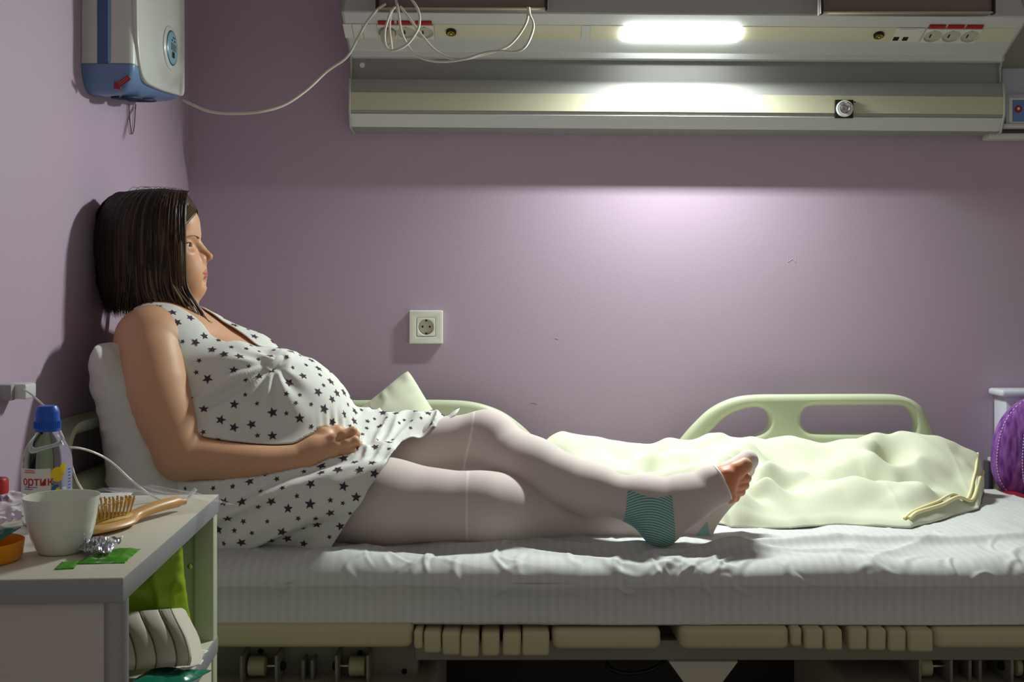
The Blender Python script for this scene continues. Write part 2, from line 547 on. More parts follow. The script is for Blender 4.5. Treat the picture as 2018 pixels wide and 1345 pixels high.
# plug in the first socket with its own short cord
pl = FM(fx(765), 0.45) @ Vector((0, 0, 0.005))
plug = empty('power_plug', pl, 'round white plug pushed into leftmost socket of the panel', 'plug')
ax = FROT @ Vector((0, 0, 1))
lathe('plug_body', [(0.0178, 0.0), (0.0178, 0.012), (0.015, 0.020), (0.010, 0.030), (0.006, 0.033)], pl, mat('plug_cream', rgb(214, 206, 182), rough=0.4), plug, ax, 24)
q0 = pl + ax * 0.03
tube('plug_cord', [q0, q0 + Vector((0.0, -0.01, -0.012)), P(770, 84, 2.55), P(772, 95, 2.535), P(768, 60, 2.52), P(770, 30, 2.50), P(776, 14, 2.49)], 0.0029, M_cord, plug, seg=8)
# ================================================================ wall socket
sx, sD = P(840, 645, WD), WD
ws = empty('wall_socket', (sx.x, WD, sx.z), 'single white wall socket on lavender wall above the bed', 'wall socket')
M_wsock = mat('socket_white', rgb(226, 228, 216), rough=0.35)
cx, cz = sx.x, sx.z
sq = [(-.0425, -.0425), (.0425, -.0425), (.0425, .0425), (-.0425, .0425)]
MS = Matrix.Translation((cx, WD - 0.006, cz)) @ Matrix(((1, 0, 0, 0), (0, 0, -1, 0), (0, 1, 0, 0), (0, 0, 0, 1)))
hole = rounded([(-.0235, -.0235), (.0235, -.0235), (.0235, .0235), (-.0235, .0235)], 0.003)
plate('cover_frame', rounded(sq, 0.003), [hole], 0.011, 0.0022, MS, M_wsock, ws)
circ = [(0.0198 * math.cos(t * math.pi / 20), 0.0198 * math.sin(t * math.pi / 20)) for t in range(40)]
plate('socket_insert', rounded([(-.023, -.023), (.023, -.023), (.023, .023), (-.023, .023)], 0.003), [circ], 0.012, 0.0012, MS, M_wsock, ws)
lathe('socket_floor', [(0.0205, 0.0002), (0.0205, 0.0012)], (cx, WD, cz), M_well, ws, (0, -1, 0), 32)
for dx, dz, r in ((-.0092, 0.001, .0027), (.0092, 0.001, .0027)):
    lathe('pin_hole', [(r, 0.0), (r, 0.0008)], (cx + dx, WD - 0.0010, cz + dz), M_hole, ws, (0, -1, 0), 14)
for dz in (0.0165, -0.0165):
    box('earth_clip', cx - .0022, cx + .0022, WD - 0.006, WD - 0.0005, cz + dz - .0018, cz + dz + .0018, M_hole, ws, 0.0004)
# ================================================================ air purifier on the left wall
M_dev = mat('purifier_white', rgb(205, 208, 200), rough=0.30, coat=0.2)
M_dside = mat('purifier_grey_side', rgb(150, 152, 156), rough=0.4)
M_blue = mat('purifier_blue', rgb(104, 134, 176), rough=0.32)
M_blued = mat('purifier_blue_stripe', rgb(62, 92, 140), rough=0.25)
dev = empty('air_purifier', (WX, 2.24, 1.62), 'white and blue air purifier box mounted on left wall in the corner', 'air purifier')
dn, df = 2.086, 2.405           # near and far side
xf = -0.725                      # front face
def dev_ring(z, grow):
    """horizontal section: rounded front corners; grow shrinks it"""
    g = grow
    pts = [(WX + 0.0005, dn + g), (xf - g * 1.0, dn + g), (xf - g * 1.0 + 0.004, (dn + df) / 2), (xf - g * 1.0, df - g * 0.7), (WX + 0.0005, df - g * 0.7)]
    pr = rounded(pts[:2] + [pts[2]] + pts[3:], [0.0005, 0.018, 0.02, 0.022, 0.0005], 5)
    return [(p.x, p.y, z) for p in pr]
def loft(name, rings, m, parent, cap=(True, True), sm=35):
    bm = bmesh.new()
    R = [[bm.verts.new(Vector(p)) for p in r] for r in rings]
    n = len(R[0])
    for a, b in zip(R[:-1], R[1:]):
        for i in range(n):
            j = (i + 1) % n
            bm.faces.new((a[i], a[j], b[j], b[i]))
    if cap[0]:
        bm.faces.new(R[0][::-1])
    if cap[1]:
        bm.faces.new(R[-1])
    return from_bm(name, bm, m, parent, sm)
loft('body', [dev_ring(z, g) for z, g in ((1.508, 0.0015), (1.5095, 0.0), (1.60, 0.001), (1.75, 0.002), (1.90, 0.003))], M_dev, dev)
# blue base, sloping up to the far front corner and rounded below
def base_ring(k):
    a = k / 9 * math.pi / 2
    g = 0.052 * (1 - math.cos(a))
    z = 1.507 - 0.058 * math.sin(a)
    r = dev_ring(z, g)
    return [(x, y, zz + 0.042 * max(0, (y - dn) / (df - dn)) * math.sin(a)) for x, y, zz in r]
loft('blue_base', [base_ring(k) for k in range(10)], M_blue, dev)
# white front panel sweeping down over the base
fp = [(dn + 0.006, 1.90), (df - 0.010, 1.90), (df - 0.006, 1.60), (df - 0.006, 1.503), (2.33, 1.496), (2.26, 1.489), (2.20, 1.485), (2.155, 1.484), (2.128, 1.492), (2.112, 1.510), (2.096, 1.555), (dn + 0.006, 1.62)]
MF = Matrix.Translation((xf + 0.001, 0, 0)) @ Matrix(((0, 0, 1, 0), (1, 0, 0, 0), (0, 1, 0, 0), (0, 0, 0, 1)))
plate('front_panel', rounded(fp, 0.02), [], 0.010, 0.0035, MF, M_dev, dev)
# blue stripe down the near side
sx0, sx1 = (192 - CX) * dn / F, (214 - CX) * dn / F
box('side_stripe', sx0, sx1, dn - 0.0015, dn + 0.004, 1.5085, 1.90, M_blued, dev, 0.0006)
box('stripe_edge', sx1 - 0.001, sx1 + 0.0035, dn - 0.003, dn + 0.003, 1.510, 1.90, mat('stripe_edge_blue', rgb(120, 160, 200), rough=0.15), dev, 0.0012)
# oval display
oc = Vector((xf + 0.0095, 2.293, 1.05 + (597 - 95) * 2.293 / F))
def oval(name, rz, ry, x0, x1, m, parent, dz=0.0):
    bm = bmesh.new()
    prof = [(1.0, x0), (1.0, (x0 + x1) / 2), (0.94, x1), (0.5, x1 + 0.0006)]
    rings = []
    for s, x in prof:
        rings.append([bm.verts.new((oc.x + x, oc.y + s * ry * math.cos(t * math.pi / 20), oc.z + dz + s * rz * math.sin(t * math.pi / 20))) for t in range(40)])
    for a, b in zip(rings[:-1], rings[1:]):
        for i in range(40):
            bm.faces.new((a[i], a[(i + 1) % 40], b[(i + 1) % 40], b[i]))
    bm.faces.new(rings[-1])
    return from_bm(name, bm, m, parent, 50)
oval('display_rim', 0.046, 0.046, -0.004, 0.0005, M_dev, dev)
oval('display_ring', 0.038, 0.038, -0.003, 0.002, mat('display_ring_blue', rgb(58, 100, 120), rough=0.3), dev)
disp = oval('display_face', 0.034, 0.034, 0.0, 0.0034, mat('display_pale_blue', rgb(128, 168, 180), rough=0.3), dev)
bx = oc.x + 0.0040
box('display_screen', bx, bx + 0.001, oc.y - .015, oc.y + .015, oc.z - .006, oc.z + .009, mat('lcd_grey', rgb(106, 112, 104), rough=0.3), disp, 0.0003)
box('display_key', bx, bx + 0.001, oc.y - .009, oc.y + .006, oc.z - .021, oc.z - .009, M_black, disp, 0.0003)
box('display_mark', bx, bx + 0.001, oc.y - .004, oc.y + .010, oc.z + .020, oc.z + .023, M_blued, disp, 0.0002)
box('display_mark', bx, bx + 0.001, oc.y - .012, oc.y - .006, oc.z + .013, oc.z + .016, M_black, disp, 0.0002)
box('display_mark', bx, bx + 0.001, oc.y + .004, oc.y + .010, oc.z + .013, oc.z + .016, M_black, disp, 0.0002)
# red arrow sticker on the base, near side
ar = [(-.020, 0), (-.010, .0095), (-.0085, .005), (.019, .0048), (.019, -.0048), (-.0085, -.005), (-.010, -.0095)]
ac = P(240, 163, dn + 0.0035)
MA = Matrix.Translation(ac + Vector((0, -0.0012, 0))) @ Matrix(((1, 0, 0, 0), (0, 0, -1, 0), (0, 1, 0, 0), (0, 0, 0, 1))) @ Matrix.Rotation(math.radians(33), 4, 'Z')
M_arrow = mat('arrow_red', rgb(150, 22, 36), rough=0.4)
st = plate('arrow_sticker', ar, [], 0.0022, 0.0003, Matrix.Translation(ac + Vector((0, -0.0006, 0))) @ Matrix.Rotation(0.45, 4, 'X') @ Matrix(((1, 0, 0, 0), (0, 0, -1, 0), (0, 1, 0, 0), (0, 0, 0, 1))) @ Matrix.Rotation(math.radians(33), 4, 'Z'), M_arrow, dev)
for dz in (0.0016, -0.0016):
    box('arrow_line', -.006, .016, -.0004, .0004, dz - .0004, dz + .0004, mat('arrow_print', rgb(206, 130, 120), rough=0.5), st, 0,
        M=Matrix.Translation(ac + Vector((0, -0.0022, 0))) @ Matrix.Rotation(0.45, 4, 'X') @ Matrix.Rotation(-math.radians(33), 4, 'Y'))
# ring grilles under the base
M_slot = mat('grille_slot', rgb(32, 46, 78), rough=0.6)
for cy, cx2 in ((2.185, -0.772), (2.275, -0.772)):
    for r in (0.036, 0.0285, 0.021, 0.0135):
        bm = bmesh.new()
        for k in range(3):
            a0 = k * 2 * math.pi / 3 + r * 20
            pts = [Vector((cx2 + 0.75 * r * math.cos(a0 + t * 1.85 / 10), cy + r * math.sin(a0 + t * 1.85 / 10), 1.4472 + 0.042 * (cy + r * math.sin(a0 + t * .185) - dn) / (df - dn))) for t in range(11)]
            bm_tube(bm, pts, 0.0021, 6)
        from_bm('grille_slot', bm, M_slot, dev)
bm_c = [P(271, 212, 2.19), P(273, 235, 2.12), P(276, 255, 2.10), P(280, 263, 2.10), P(285, 255, 2.11), P(287, 235, 2.14), P(289, 212, 2.20)]
bm_c = [Vector((WX + 0.004, p.y, p.z)) for p in [P(271, 205, 2.335), P(272, 230, 2.338), P(276, 255, 2.346), P(280, 264, 2.354), P(285, 255, 2.365), P(288, 230, 2.372), P(289, 205, 2.376)]]
tube('loop_shadow', bm_c, 0.0013, mat('loop_shadow_mauve', rgb(120, 96, 116), rough=0.6), dev, seg=6)  # mauve strand close to the wall, drawn in place of a cord's shadow
# ================================================================ right end of the wall
M_trunk = mat('grey_wall_trunking', rgb(150, 148, 142), rough=0.5)
structure(prism('trim_1', [(1.222, 2.779, 1.49), (1.80, 2.779, 1.49), (1.80, 2.779, 2.1), (1.222, 2.779, 2.1)], (0, -0.022, 0), M_trunk, None, bev=0.002))
structure(box('trim_2', 1.196, 1.80, 2.735, 2.779, 1.462, 1.476, mat('white_trim', rgb(206, 200, 200), rough=0.4), None, 0.004))
ch = P(2003, 205, 2.70)
hold = empty('card_holder', (1.40, 2.72, 1.48), 'clear plastic holder with a blue card at right end of the panel', 'card holder')
hx0 = (1987 - CX) * 2.70 / F
M_clear = mat('clear_acrylic', rgb(206, 212, 226), rough=0.25, alpha=0.55)
M_milky = mat('milky_acrylic', rgb(176, 180, 196), rough=0.3)
box('holder_back', hx0, 1.56, 2.735, 2.7565, 1.495, 1.64, M_milky, hold, 0.006)
box('holder_pocket', hx0 + 0.004, 1.56, 2.722, 2.735, 1.495, 1.572, M_milky, hold, 0.004)
box('holder_foot', hx0 - 0.004, 1.56, 2.716, 2.757, 1.487, 1.497, mat('white_trim', rgb(206, 200, 200)), hold, 0.003)
cd = box('info_card', hx0 + 0.020, hx0 + 0.12, 2.7200, 2.7225, 1.502, 1.556, mat('card_blue', rgb(96, 132, 186), rough=0.45), hold, 0.0005)
box('card_border', hx0 + 0.012, hx0 + 0.13, 2.7212, 2.7222, 1.498, 1.561, M_white, hold, 0.0004)
rc = (hx0 + 0.034, 2.7196, 1.533)
lathe('red_emblem', [(0.0095, 0), (0.0092, 0.0012)], rc, mat('emblem_red', rgb(150, 26, 34), rough=0.4), cd, (0, -1, 0), 22)
lathe('emblem_mark', [(0.0036, 0), (0.0034, 0.0018)], (rc[0], rc[1], rc[2] + 0.001), M_white, cd, (0, -1, 0), 14)
# ================================================================ hospital bed
M_bed = mat('bed_plastic_pale_green', rgb(190, 198, 168), rough=0.36, bump=0.03, bscale=300)
M_bedg = mat('bed_deck_beige_plastic', rgb(184, 177, 142), rough=0.5, bump=0.04, bscale=300)
M_bedm = mat('bed_frame_grey_metal', rgb(140, 138, 124), rough=0.5)
M_bedw = mat('bed_cover_white', rgb(196, 190, 176), rough=0.45)
bed = empty('hospital_bed', (0.2, 2.28, 0.0), 'pale green hospital bed with plastic side rails and headboard along the lavender wall', 'bed')
DN = 1.852                       # near edge of the deck
def bz(py, D=DN):
    return ZC - (py - HY) * D / F
def bxp(px, D=DN):
    return (px - CX) * D / F
def deck_plate(px0, px1, py0, py1, r=0.012):
    x0, x1, z1, z0 = bxp(px0), bxp(px1), bz(py0), bz(py1)
    ol = rounded([(x0, DN), (x1, DN), (x1, 2.70), (x0, 2.70)], 0.02)
    plate('deck_plate', [(p.x, p.y) for p in ol], [], z1 - z0, 0.010, Matrix.Translation((0, 0, (z0 + z1) / 2)), M_bedg, bed)
deck_plate(150, 813, 1233, 1279)
deck_plate(1088, 1304, 1243, 1283)
deck_plate(1340, 1558, 1239, 1283)
deck_plate(1841, 2480, 1241, 1281)
# accordion deck segments
segs = [(815, 832.5, 1243, 1282), (834, 868.5, 1246, 1290), (870.5, 907, 1247, 1294), (908.5, 944, 1248, 1296), (948.5, 984.5, 1249, 1296.5), (991, 1027.5, 1249, 1296), (1029.5, 1083, 1246, 1295),
        (1559, 1581, 1238, 1276), (1585, 1622, 1239, 1281), (1625, 1660, 1240, 1283), (1674, 1710.5, 1240, 1284), (1713, 1748.5, 1241, 1285), (1752, 1787.5, 1242, 1286.5), (1789, 1838, 1241, 1286)]
rnd = random.Random(5)
for (a, b, t, u) in segs:
    bm = bmesh.new()
    dd = rnd.uniform(-0.004, 0.003)
    bm_box(bm, bxp(a), bxp(b), DN + dd, DN + 0.84, bz(u), bz(t), 0.006, 3)
    ang = rnd.uniform(-0.05, 0.05)
    c = Vector(((bxp(a) + bxp(b)) / 2, DN, (bz(t) + bz(u)) / 2))
    for v in bm.verts:
        if v.co.y < DN + 0.05 and v.co.z < c.z:
            v.co.x += ang * (c.z - v.co.z)
    from_bm('deck_segment', bm, M_bedg, bed)
box('side_beam', bxp(818, 1.93), 1.28, 1.925, 1.965, bz(1303, 1.925), bz(1262, 1.925), M_bedm, bed, 0.004)
box('side_beam', bxp(300, 2.0), bxp(818, 1.93), 1.99, 2.03, bz(1345, 1.99), bz(1262, 1.99), M_bedm, bed, 0.003)
box('far_beam', -0.76, 1.28, 2.60, 2.64, 0.40, 0.46, M_bedm, bed, 0.004)
box('cross_beam', bxp(430, 2.0), bxp(790, 2.0), 2.02, 2.05, 0.30, 0.47, M_bedm, bed, 0.002)
# gusset plate
gz0, gz1 = bz(1380, 1.92), bz(1304, 1.92)
prism('gusset', [(bxp(1317, 1.92), 1.918, gz1), (bxp(1455, 1.92), 1.918, gz1), (bxp(1398, 1.92), 1.918, gz0), (bxp(1372, 1.92), 1.918, gz0)], (0, 0.03, 0), M_bedw, bed, bev=0.002)
# lower covers (rounded tops just inside the frame)
for x0, x1 in ((bxp(300, 1.9), bxp(880, 1.9)), (bxp(1655, 1.9), 1.4)):
    ol = rounded([(x0, 0.20), (x1, 0.20), (x1, bz(1337, 1.9)), (x0, bz(1337, 1.9))], [0.01, 0.01, 0.05 if x0 < 0 else 0.01, 0.01 if x0 < 0 else 0.05], 10)
    plate('base_cover', [(p.x, p.y) for p in ol], [], 0.5, 0.012, Matrix.Translation((0, 2.15, 0)) @ Matrix(((1, 0, 0, 0), (0, 0, -1, 0), (0, 1, 0, 0), (0, 0, 0, 1))), M_bedw, bed)
# hinge rollers in brackets
def roller(pa, pb, pc):
    r = bpy.data.objects.new('hinge_roller', None)
    COL.objects.link(r)
    r.parent = bed
    D = 1.96
    c = P(pa, 1313, D)
    r.location = c - Vector(bed.location)
    a, b, e = P(pa, 1313, D), P(pb, 1313, D), P(pc, 1313, D)
    lathe('roller', [(0.012, 0), (0.0175, 0.002), (0.0175, abs(b.x - a.x) - .002), (0.012, abs(b.x - a.x))], a, M_bedg, r, (1 if b.x > a.x else -1, 0, 0), 20)
    lathe('axle', [(0.004, 0), (0.004, abs(e.x - b.x) + .01)], b, M_steel, r, (1 if e.x > b.x else -1, 0, 0), 12)
    s = 1 if b.x > a.x else -1
    for x in (a.x - s * 0.006, e.x):
        box('bracket', x - .0025, x + .0025, D - 0.03, D + 0.07, c.z - 0.035, c.z + 0.028, M_bedm, r, 0.001)
    lathe('axle_nut', [(0.008, 0), (0.008, 0.006), (0.006, 0.008)], Vector((e.x + s * .003, D, c.z)), M_black, r, (s, 0, 0), 6)
roller(490, 526, 551)
roller(722, 688, 668)
roller(1808, 1834, 1862)
roller(2010, 1996, 1980)
for px in (600, 618, 1905, 1925):
    a = P(px, 1310, 1.97)
    box('lug', a.x - .003, a.x + .003, 1.955, 2.0, a.z - .03, a.z + .012, M_bedm, bed, 0.001)
for px, py in ((514, 1284), (710, 1287), (797, 1324)):
    lathe('bolt_hole', [(0.005, 0), (0.005, 0.0012)], P(px, py, 1.9895), M_hole, bed, (0, -1, 0), 14)
box('floor_leg', -0.55, -0.45, 2.1, 2.5, 0.0, 0.25, M_bedw, bed, 0.01)
box('floor_leg', 0.95, 1.05, 2.1, 2.5, 0.0, 0.25, M_bedw, bed, 0.01)
tube('hose', [P(1195, 1306, 2.0), P(1205, 1320, 1.99), P(1240, 1328, 1.985), P(1280, 1322, 1.985), P(1305, 1306, 1.99), P(1310, 1290, 2.0)], 0.004, M_black, bed)
# far side rails --------------------------------------------------
RD = 2.675
MR = Matrix.Translation((0, RD, 0)) @ Matrix(((1, 0, 0, 0), (0, 0, 1, 0), (0, 1, 0, 0), (0, 0, 0, 1)))
def rp(px, py):
    p = P(px, py, RD)
    return (p.x, p.z)
def loop(pts, n=6):
    """closed smooth loop through pixel points"""
    q = [Vector((*rp(*p), 0)) for p in pts]
    N = len(q)
    out = []
    for i in range(N):
        a, b, c, d = q[i - 1], q[i], q[(i + 1) % N], q[(i + 2) % N]
        for k in range(n):
            t = k / n
            v = 0.5 * ((2 * b) + (c - a) * t + (2 * a - 5 * b + 4 * c - d) * t * t + (3 * b - a - 3 * c + d) * t ** 3)
            out.append((v.x, v.y))
    return out
zb = 990
def arc(pts, n=5):
    return [(v.x, v.y) for v in catmull([(*rp(*q), 0) for q in pts], n)]
right_o = [rp(1322, zb)] + arc([(1322, 905), (1332, 878), (1350, 854), (1372, 830), (1396, 808), (1424, 792), (1455, 782), (1495, 778), (1560, 777.5), (1650, 777), (1735, 777), (1768, 779), (1796, 788), (1816, 805), (1829, 832), (1838, 868), (1846, 920)]) + [rp(1846, zb)]
h1 = loop([(1390, 862), (1404, 846), (1432, 820), (1465, 806), (1492, 803), (1508, 811), (1514, 828), (1508, 845), (1490, 856), (1450, 864), (1410, 870)])
h2 = loop([(1576, 830), (1580, 812), (1594, 801), (1640, 799), (1720, 799), (1770, 799.5), (1789, 808), (1798, 828), (1799, 845), (1790, 852.5), (1740, 853), (1660, 853), (1605, 852), (1586, 846)])
plate('side_rail', right_o, [h1, h2], 0.034, 0.0145, MR, M_bed, bed, bres=5, sm=60)['label'] = 'curved rail with two hand openings at foot end'
left_o = [rp(560, zb)] + arc([(560, 870), (566, 830), (586, 803), (620, 792), (680, 789.5), (780, 788.5), (870, 788.5), (920, 791), (958, 799), (992, 813), (1022, 834), (1048, 858), (1072, 888), (1085, 925)]) + [rp(1085, zb)]
g1 = loop([(700, 835), (705, 822), (720, 815), (780, 814), (825, 815), (840, 830), (836, 850), (800, 862), (720, 860)])
g2 = loop([(880, 840), (886, 822), (905, 815), (940, 822), (975, 840), (1005, 864), (1018, 880), (985, 886), (920, 880), (888, 866)])
plate('side_rail', left_o, [], 0.030, 0.0145, MR, M_bed, bed, bres=5, sm=60)['label'] = 'curved rail behind the woman at head end'
# headboard ---------------------------------------------------------
hx = -0.795
MH = Matrix.Translation((hx, 0, 0)) @ Matrix(((0, 0, 1, 0), (1, 0, 0, 0), (0, 1, 0, 0), (0, 0, 0, 1)))
ol = rounded([(1.86, 0.30), (2.72, 0.30), (2.72, 0.862), (1.86, 0.862)], [0.01, 0.01, 0.10, 0.10], 10)
ho = rounded([(1.925, 0.735), (2.655, 0.735), (2.655, 0.812), (1.925, 0.812)], 0.035, 8)
plate('headboard', [(p.x, p.y) for p in ol], [[(p.x, p.y) for p in ho]], 0.052, 0.024, MH, M_bed, bed, bres=5, sm=60)
box('headboard_ledge', hx, hx + 0.06, 1.90, 2.68, 0.60, 0.645, M_bed, bed, 0.012)
# footboard (just seen past the blanket)
ol = rounded([(1.90, 0.30), (2.72, 0.30), (2.72, 0.70), (1.90, 0.70)], [0.01, 0.01, 0.08, 0.08], 10)
MFt = Matrix.Translation((1.235, 0, 0)) @ Matrix(((0, 0, 1, 0), (1, 0, 0, 0), (0, 1, 0, 0), (0, 0, 0, 1)))
box('underbed_shade', bxp(820, 2.3), 1.30, 2.30, 2.34, 0.04, 0.43, mat('underbed_shade_dark', rgb(48, 42, 42), rough=0.7), bed, 0.004)  # dark plates added to stand in for the shade beneath the bed
box('underbed_shade', -0.74, bxp(800, 2.3), 2.32, 2.36, 0.04, 0.47, mat('underbed_shade_dark', rgb(48, 42, 42)), bed, 0.004)
# rail post with a dark strap beside the blanket end
pp = P(1953, 930, 2.72)
box('rail_post', pp.x - 0.004, pp.x + 0.022, 2.705, 2.735, 0.42, P(0, 902, 2.72).z, M_bed, bed, 0.004)
box('post_strap', pp.x - 0.016, pp.x - 0.004, 2.70, 2.73, 0.42, P(0, 908, 2.72).z, mat('dark_grey_strap', rgb(70, 66, 74), rough=0.6), bed, 0.002)
# ================================================================ mattress
M_matt = mat('red_mattress_cover', rgb(150, 26, 44), rough=0.5, bump=0.1, bscale=500)
mt = box('mattress', -0.765, 1.228, 1.885, 2.650, 0.5045, 0.5935, M_matt, None, 0.012, 3)
tag(mt, 'red vinyl mattress under the white sheet, its edge bare at the foot end', 'mattress')
# ================================================================ fitted sheet
def sheet_mat():
    m = mat('white_sateen_sheet', rgb(208, 209, 208), rough=0.7, bump=0.08, bscale=900)
    nt = m.node_tree
    b = nt.nodes['Principled BSDF']
    tc = nt.nodes.new('ShaderNodeTexCoord')
    sp = nt.nodes.new('ShaderNodeSeparateXYZ')
    nt.links.new(tc.outputs['Object'], sp.inputs[0])
    mu = nt.nodes.new('ShaderNodeMath'); mu.operation = 'MULTIPLY'; mu.inputs[1].default_value = 2 * math.pi / 0.0165
    sn = nt.nodes.new('ShaderNodeMath'); sn.operation = 'SINE'
    gt = nt.nodes.new('ShaderNodeMath'); gt.operation = 'GREATER_THAN'; gt.inputs[1].default_value = 0
    nt.links.new(sp.outputs[0], mu.inputs[0]); nt.links.new(mu.outputs[0], sn.inputs[0]); nt.links.new(sn.outputs[0], gt.inputs[0])
    mx = nt.nodes.new('ShaderNodeMix'); mx.data_type = 'RGBA'
    mx.inputs['A'].default_value = rgb(193, 195, 193)
    mx.inputs['B'].default_value = rgb(198, 200, 198)
    nt.links.new(gt.outputs[0], mx.inputs['Factor'])
    nt.links.new(mx.outputs['Result'], b.inputs['Base Color'])
    return m
M_sheet = sheet_mat()
SX0, SX1 = -0.770, 1.172
nA = vnoise(11); nB = vnoise(12); nC = vnoise(13)
def ridge(n):
    return (1 - np.abs(n)) ** 3
def build_sheet():
    nx, ns = 860, 236
    X = np.linspace(SX0, SX1, nx)
    # section from under the near edge, up the side, over the top to the far edge
    prof = []
    zt, zbm = 0.600, bz(1236)
    for t in np.linspace(0, 1, 56): prof.append((1.866 + 0.006 * math.sin(t * 3), zbm + (zt - 0.034 - zbm) * t, 0))
    for a in np.linspace(0, math.pi / 2, 30)[1:]: prof.append((1.868 + 0.05 * (1 - math.cos(a)), zt - 0.034 + 0.034 * math.sin(a), 1))
    for y in np.linspace(1.918, 2.645, ns - len(prof) + 0)[1:]: prof.append((y, zt, 2))
    prof = [(1.905, zbm - 0.004, 0), (1.880, zbm - 0.006, 0)] + prof
    A = np.array(prof)
    n = len(A)
    s = np.concatenate([[0], np.cumsum(np.hypot(np.diff(A[:, 0]), np.diff(A[:, 1])))])
    XX, SS = np.meshgrid(X, s, indexing='ij')
    YY = np.broadcast_to(A[:, 0], XX.shape).copy()
    ZZ = np.broadcast_to(A[:, 1], XX.shape).copy()
    # normals of the section
    dY, dZ = np.gradient(A[:, 0]), np.gradient(A[:, 1])
    L = np.hypot(dY, dZ)
    NY, NZ = -dZ / L, dY / L
    top = sstep(0.10, 0.20, s)[None, :] * np.ones_like(XX)
    side = 1 - top
    # creases on the top: short diagonal tension folds near the edge, long soft ones elsewhere
    wx = XX + 0.03 * nA(XX * 6, SS * 6)
    d = 0.0075 * ridge(nB((wx * 0.55 + SS) * 14, (wx - SS * 0.5) * 3.2, 0.3)) * sstep(0.10, 0.2, SS) * (0.35 + 0.65 * sstep(0.48, 0.18, SS))
    d += 0.0075 * ridge(nB((wx - SS * 1.4) * 9, (wx * .6 + SS) * 3.0, 4.3)) * sstep(0.06, 0.16, SS) * sstep(0.55, 0.2, SS)
    d += 0.0022 * nC(XX * 22, SS * 14, 1.0) * top
    d += 0.005 * nA(XX * 3.5, SS * 7, 5.0) * top
    d += 0.006 * nA(XX * 5, SS * 2.5, 9.0) * side + 0.0035 * ridge(nB(wx * 7, SS * 5 + wx * 2, 7.7)) * side
    # big cloth fold running along the bed before the blanket at right
    line = 0.205 + 0.10 * sstep(0.2, 0.9, XX) - 0.02 * np.sin(XX * 9)
    d += 0.011 * np.exp(-((SS - line) / 0.016) ** 2) * sstep(0.12, 0.30, XX)
    line2 = 0.235 + 0.03 * np.sin(XX * 6 + 1)
    d += 0.007 * np.exp(-((SS - line2) / 0.010) ** 2) * sstep(0.0, 0.25, XX) * sstep(0.75, 0.5, XX)
    rs_ = np.random.RandomState(17)
    for k in range(95):
        x0 = rs_.uniform(-0.45, 1.15) if k > 14 else rs_.uniform(0.10, 0.36)
        s0 = rs_.uniform(0.085, 0.15) if k % 5 else rs_.uniform(0.16, 0.34)
        L_ = rs_.uniform(0.025, 0.11); an = rs_.uniform(-1.0, 1.0) + (0.35 if k % 2 else -0.1)
        dx_, ds_ = math.sin(an), math.cos(an)
        hh = rs_.uniform(0.0010, 0.0030); w_ = rs_.uniform(0.0035, 0.008)
        rx, ry = XX - x0, SS - s0
        t_ = np.clip((rx * dx_ + ry * ds_) / L_, 0, 1)
        q_ = rx * ds_ - ry * dx_ + 0.15 * L_ * np.sin(t_ * 3.0)
        dd_ = np.hypot(rx - dx_ * t_ * L_ , ry - ds_ * t_ * L_)
        m_ = dd_ < 0.05
        q2 = np.where((t_ > 0) & (t_ < 1), q_, dd_)
        d = d + np.where(m_, hh * np.exp(-(q2 / w_) ** 2) * np.sin(np.pi * np.clip(t_ * .96 + .02, 0, 1)) ** .6, 0) - np.where(m_, 0.5 * hh * np.exp(-((q2 - 1.5 * w_) / w_) ** 2) * np.sin(np.pi * np.clip(t_, 0, 1)), 0)
    # sag of the hem along the near bottom
    hem = np.exp(-((SS - s[2]) / 0.02) ** 2)
    ZZ += hem * 0.004 * nC(XX * 5, 0.0, 3.3)
    d *= (1 - 0.85 * np.exp(-((SS - s[1]) / 0.02) ** 2))
    d = np.maximum(d, -0.004)
    YY += NY[None, :] * d
    ZZ += NZ[None, :] * d
    V = np.stack([XX, YY, ZZ], -1).reshape(-1, 3)
    I = np.arange(nx * n).reshape(nx, n)
    Q = np.stack([I[:-1, :-1], I[1:, :-1], I[1:, 1:], I[:-1, 1:]], -1).reshape(-1, 4)
    o = npmesh('fitted_sheet', V, Q, M_sheet)
    return o
sheet = build_sheet()
tag(sheet, 'white fitted sheet with satin stripes, creased over the mattress', 'sheet')
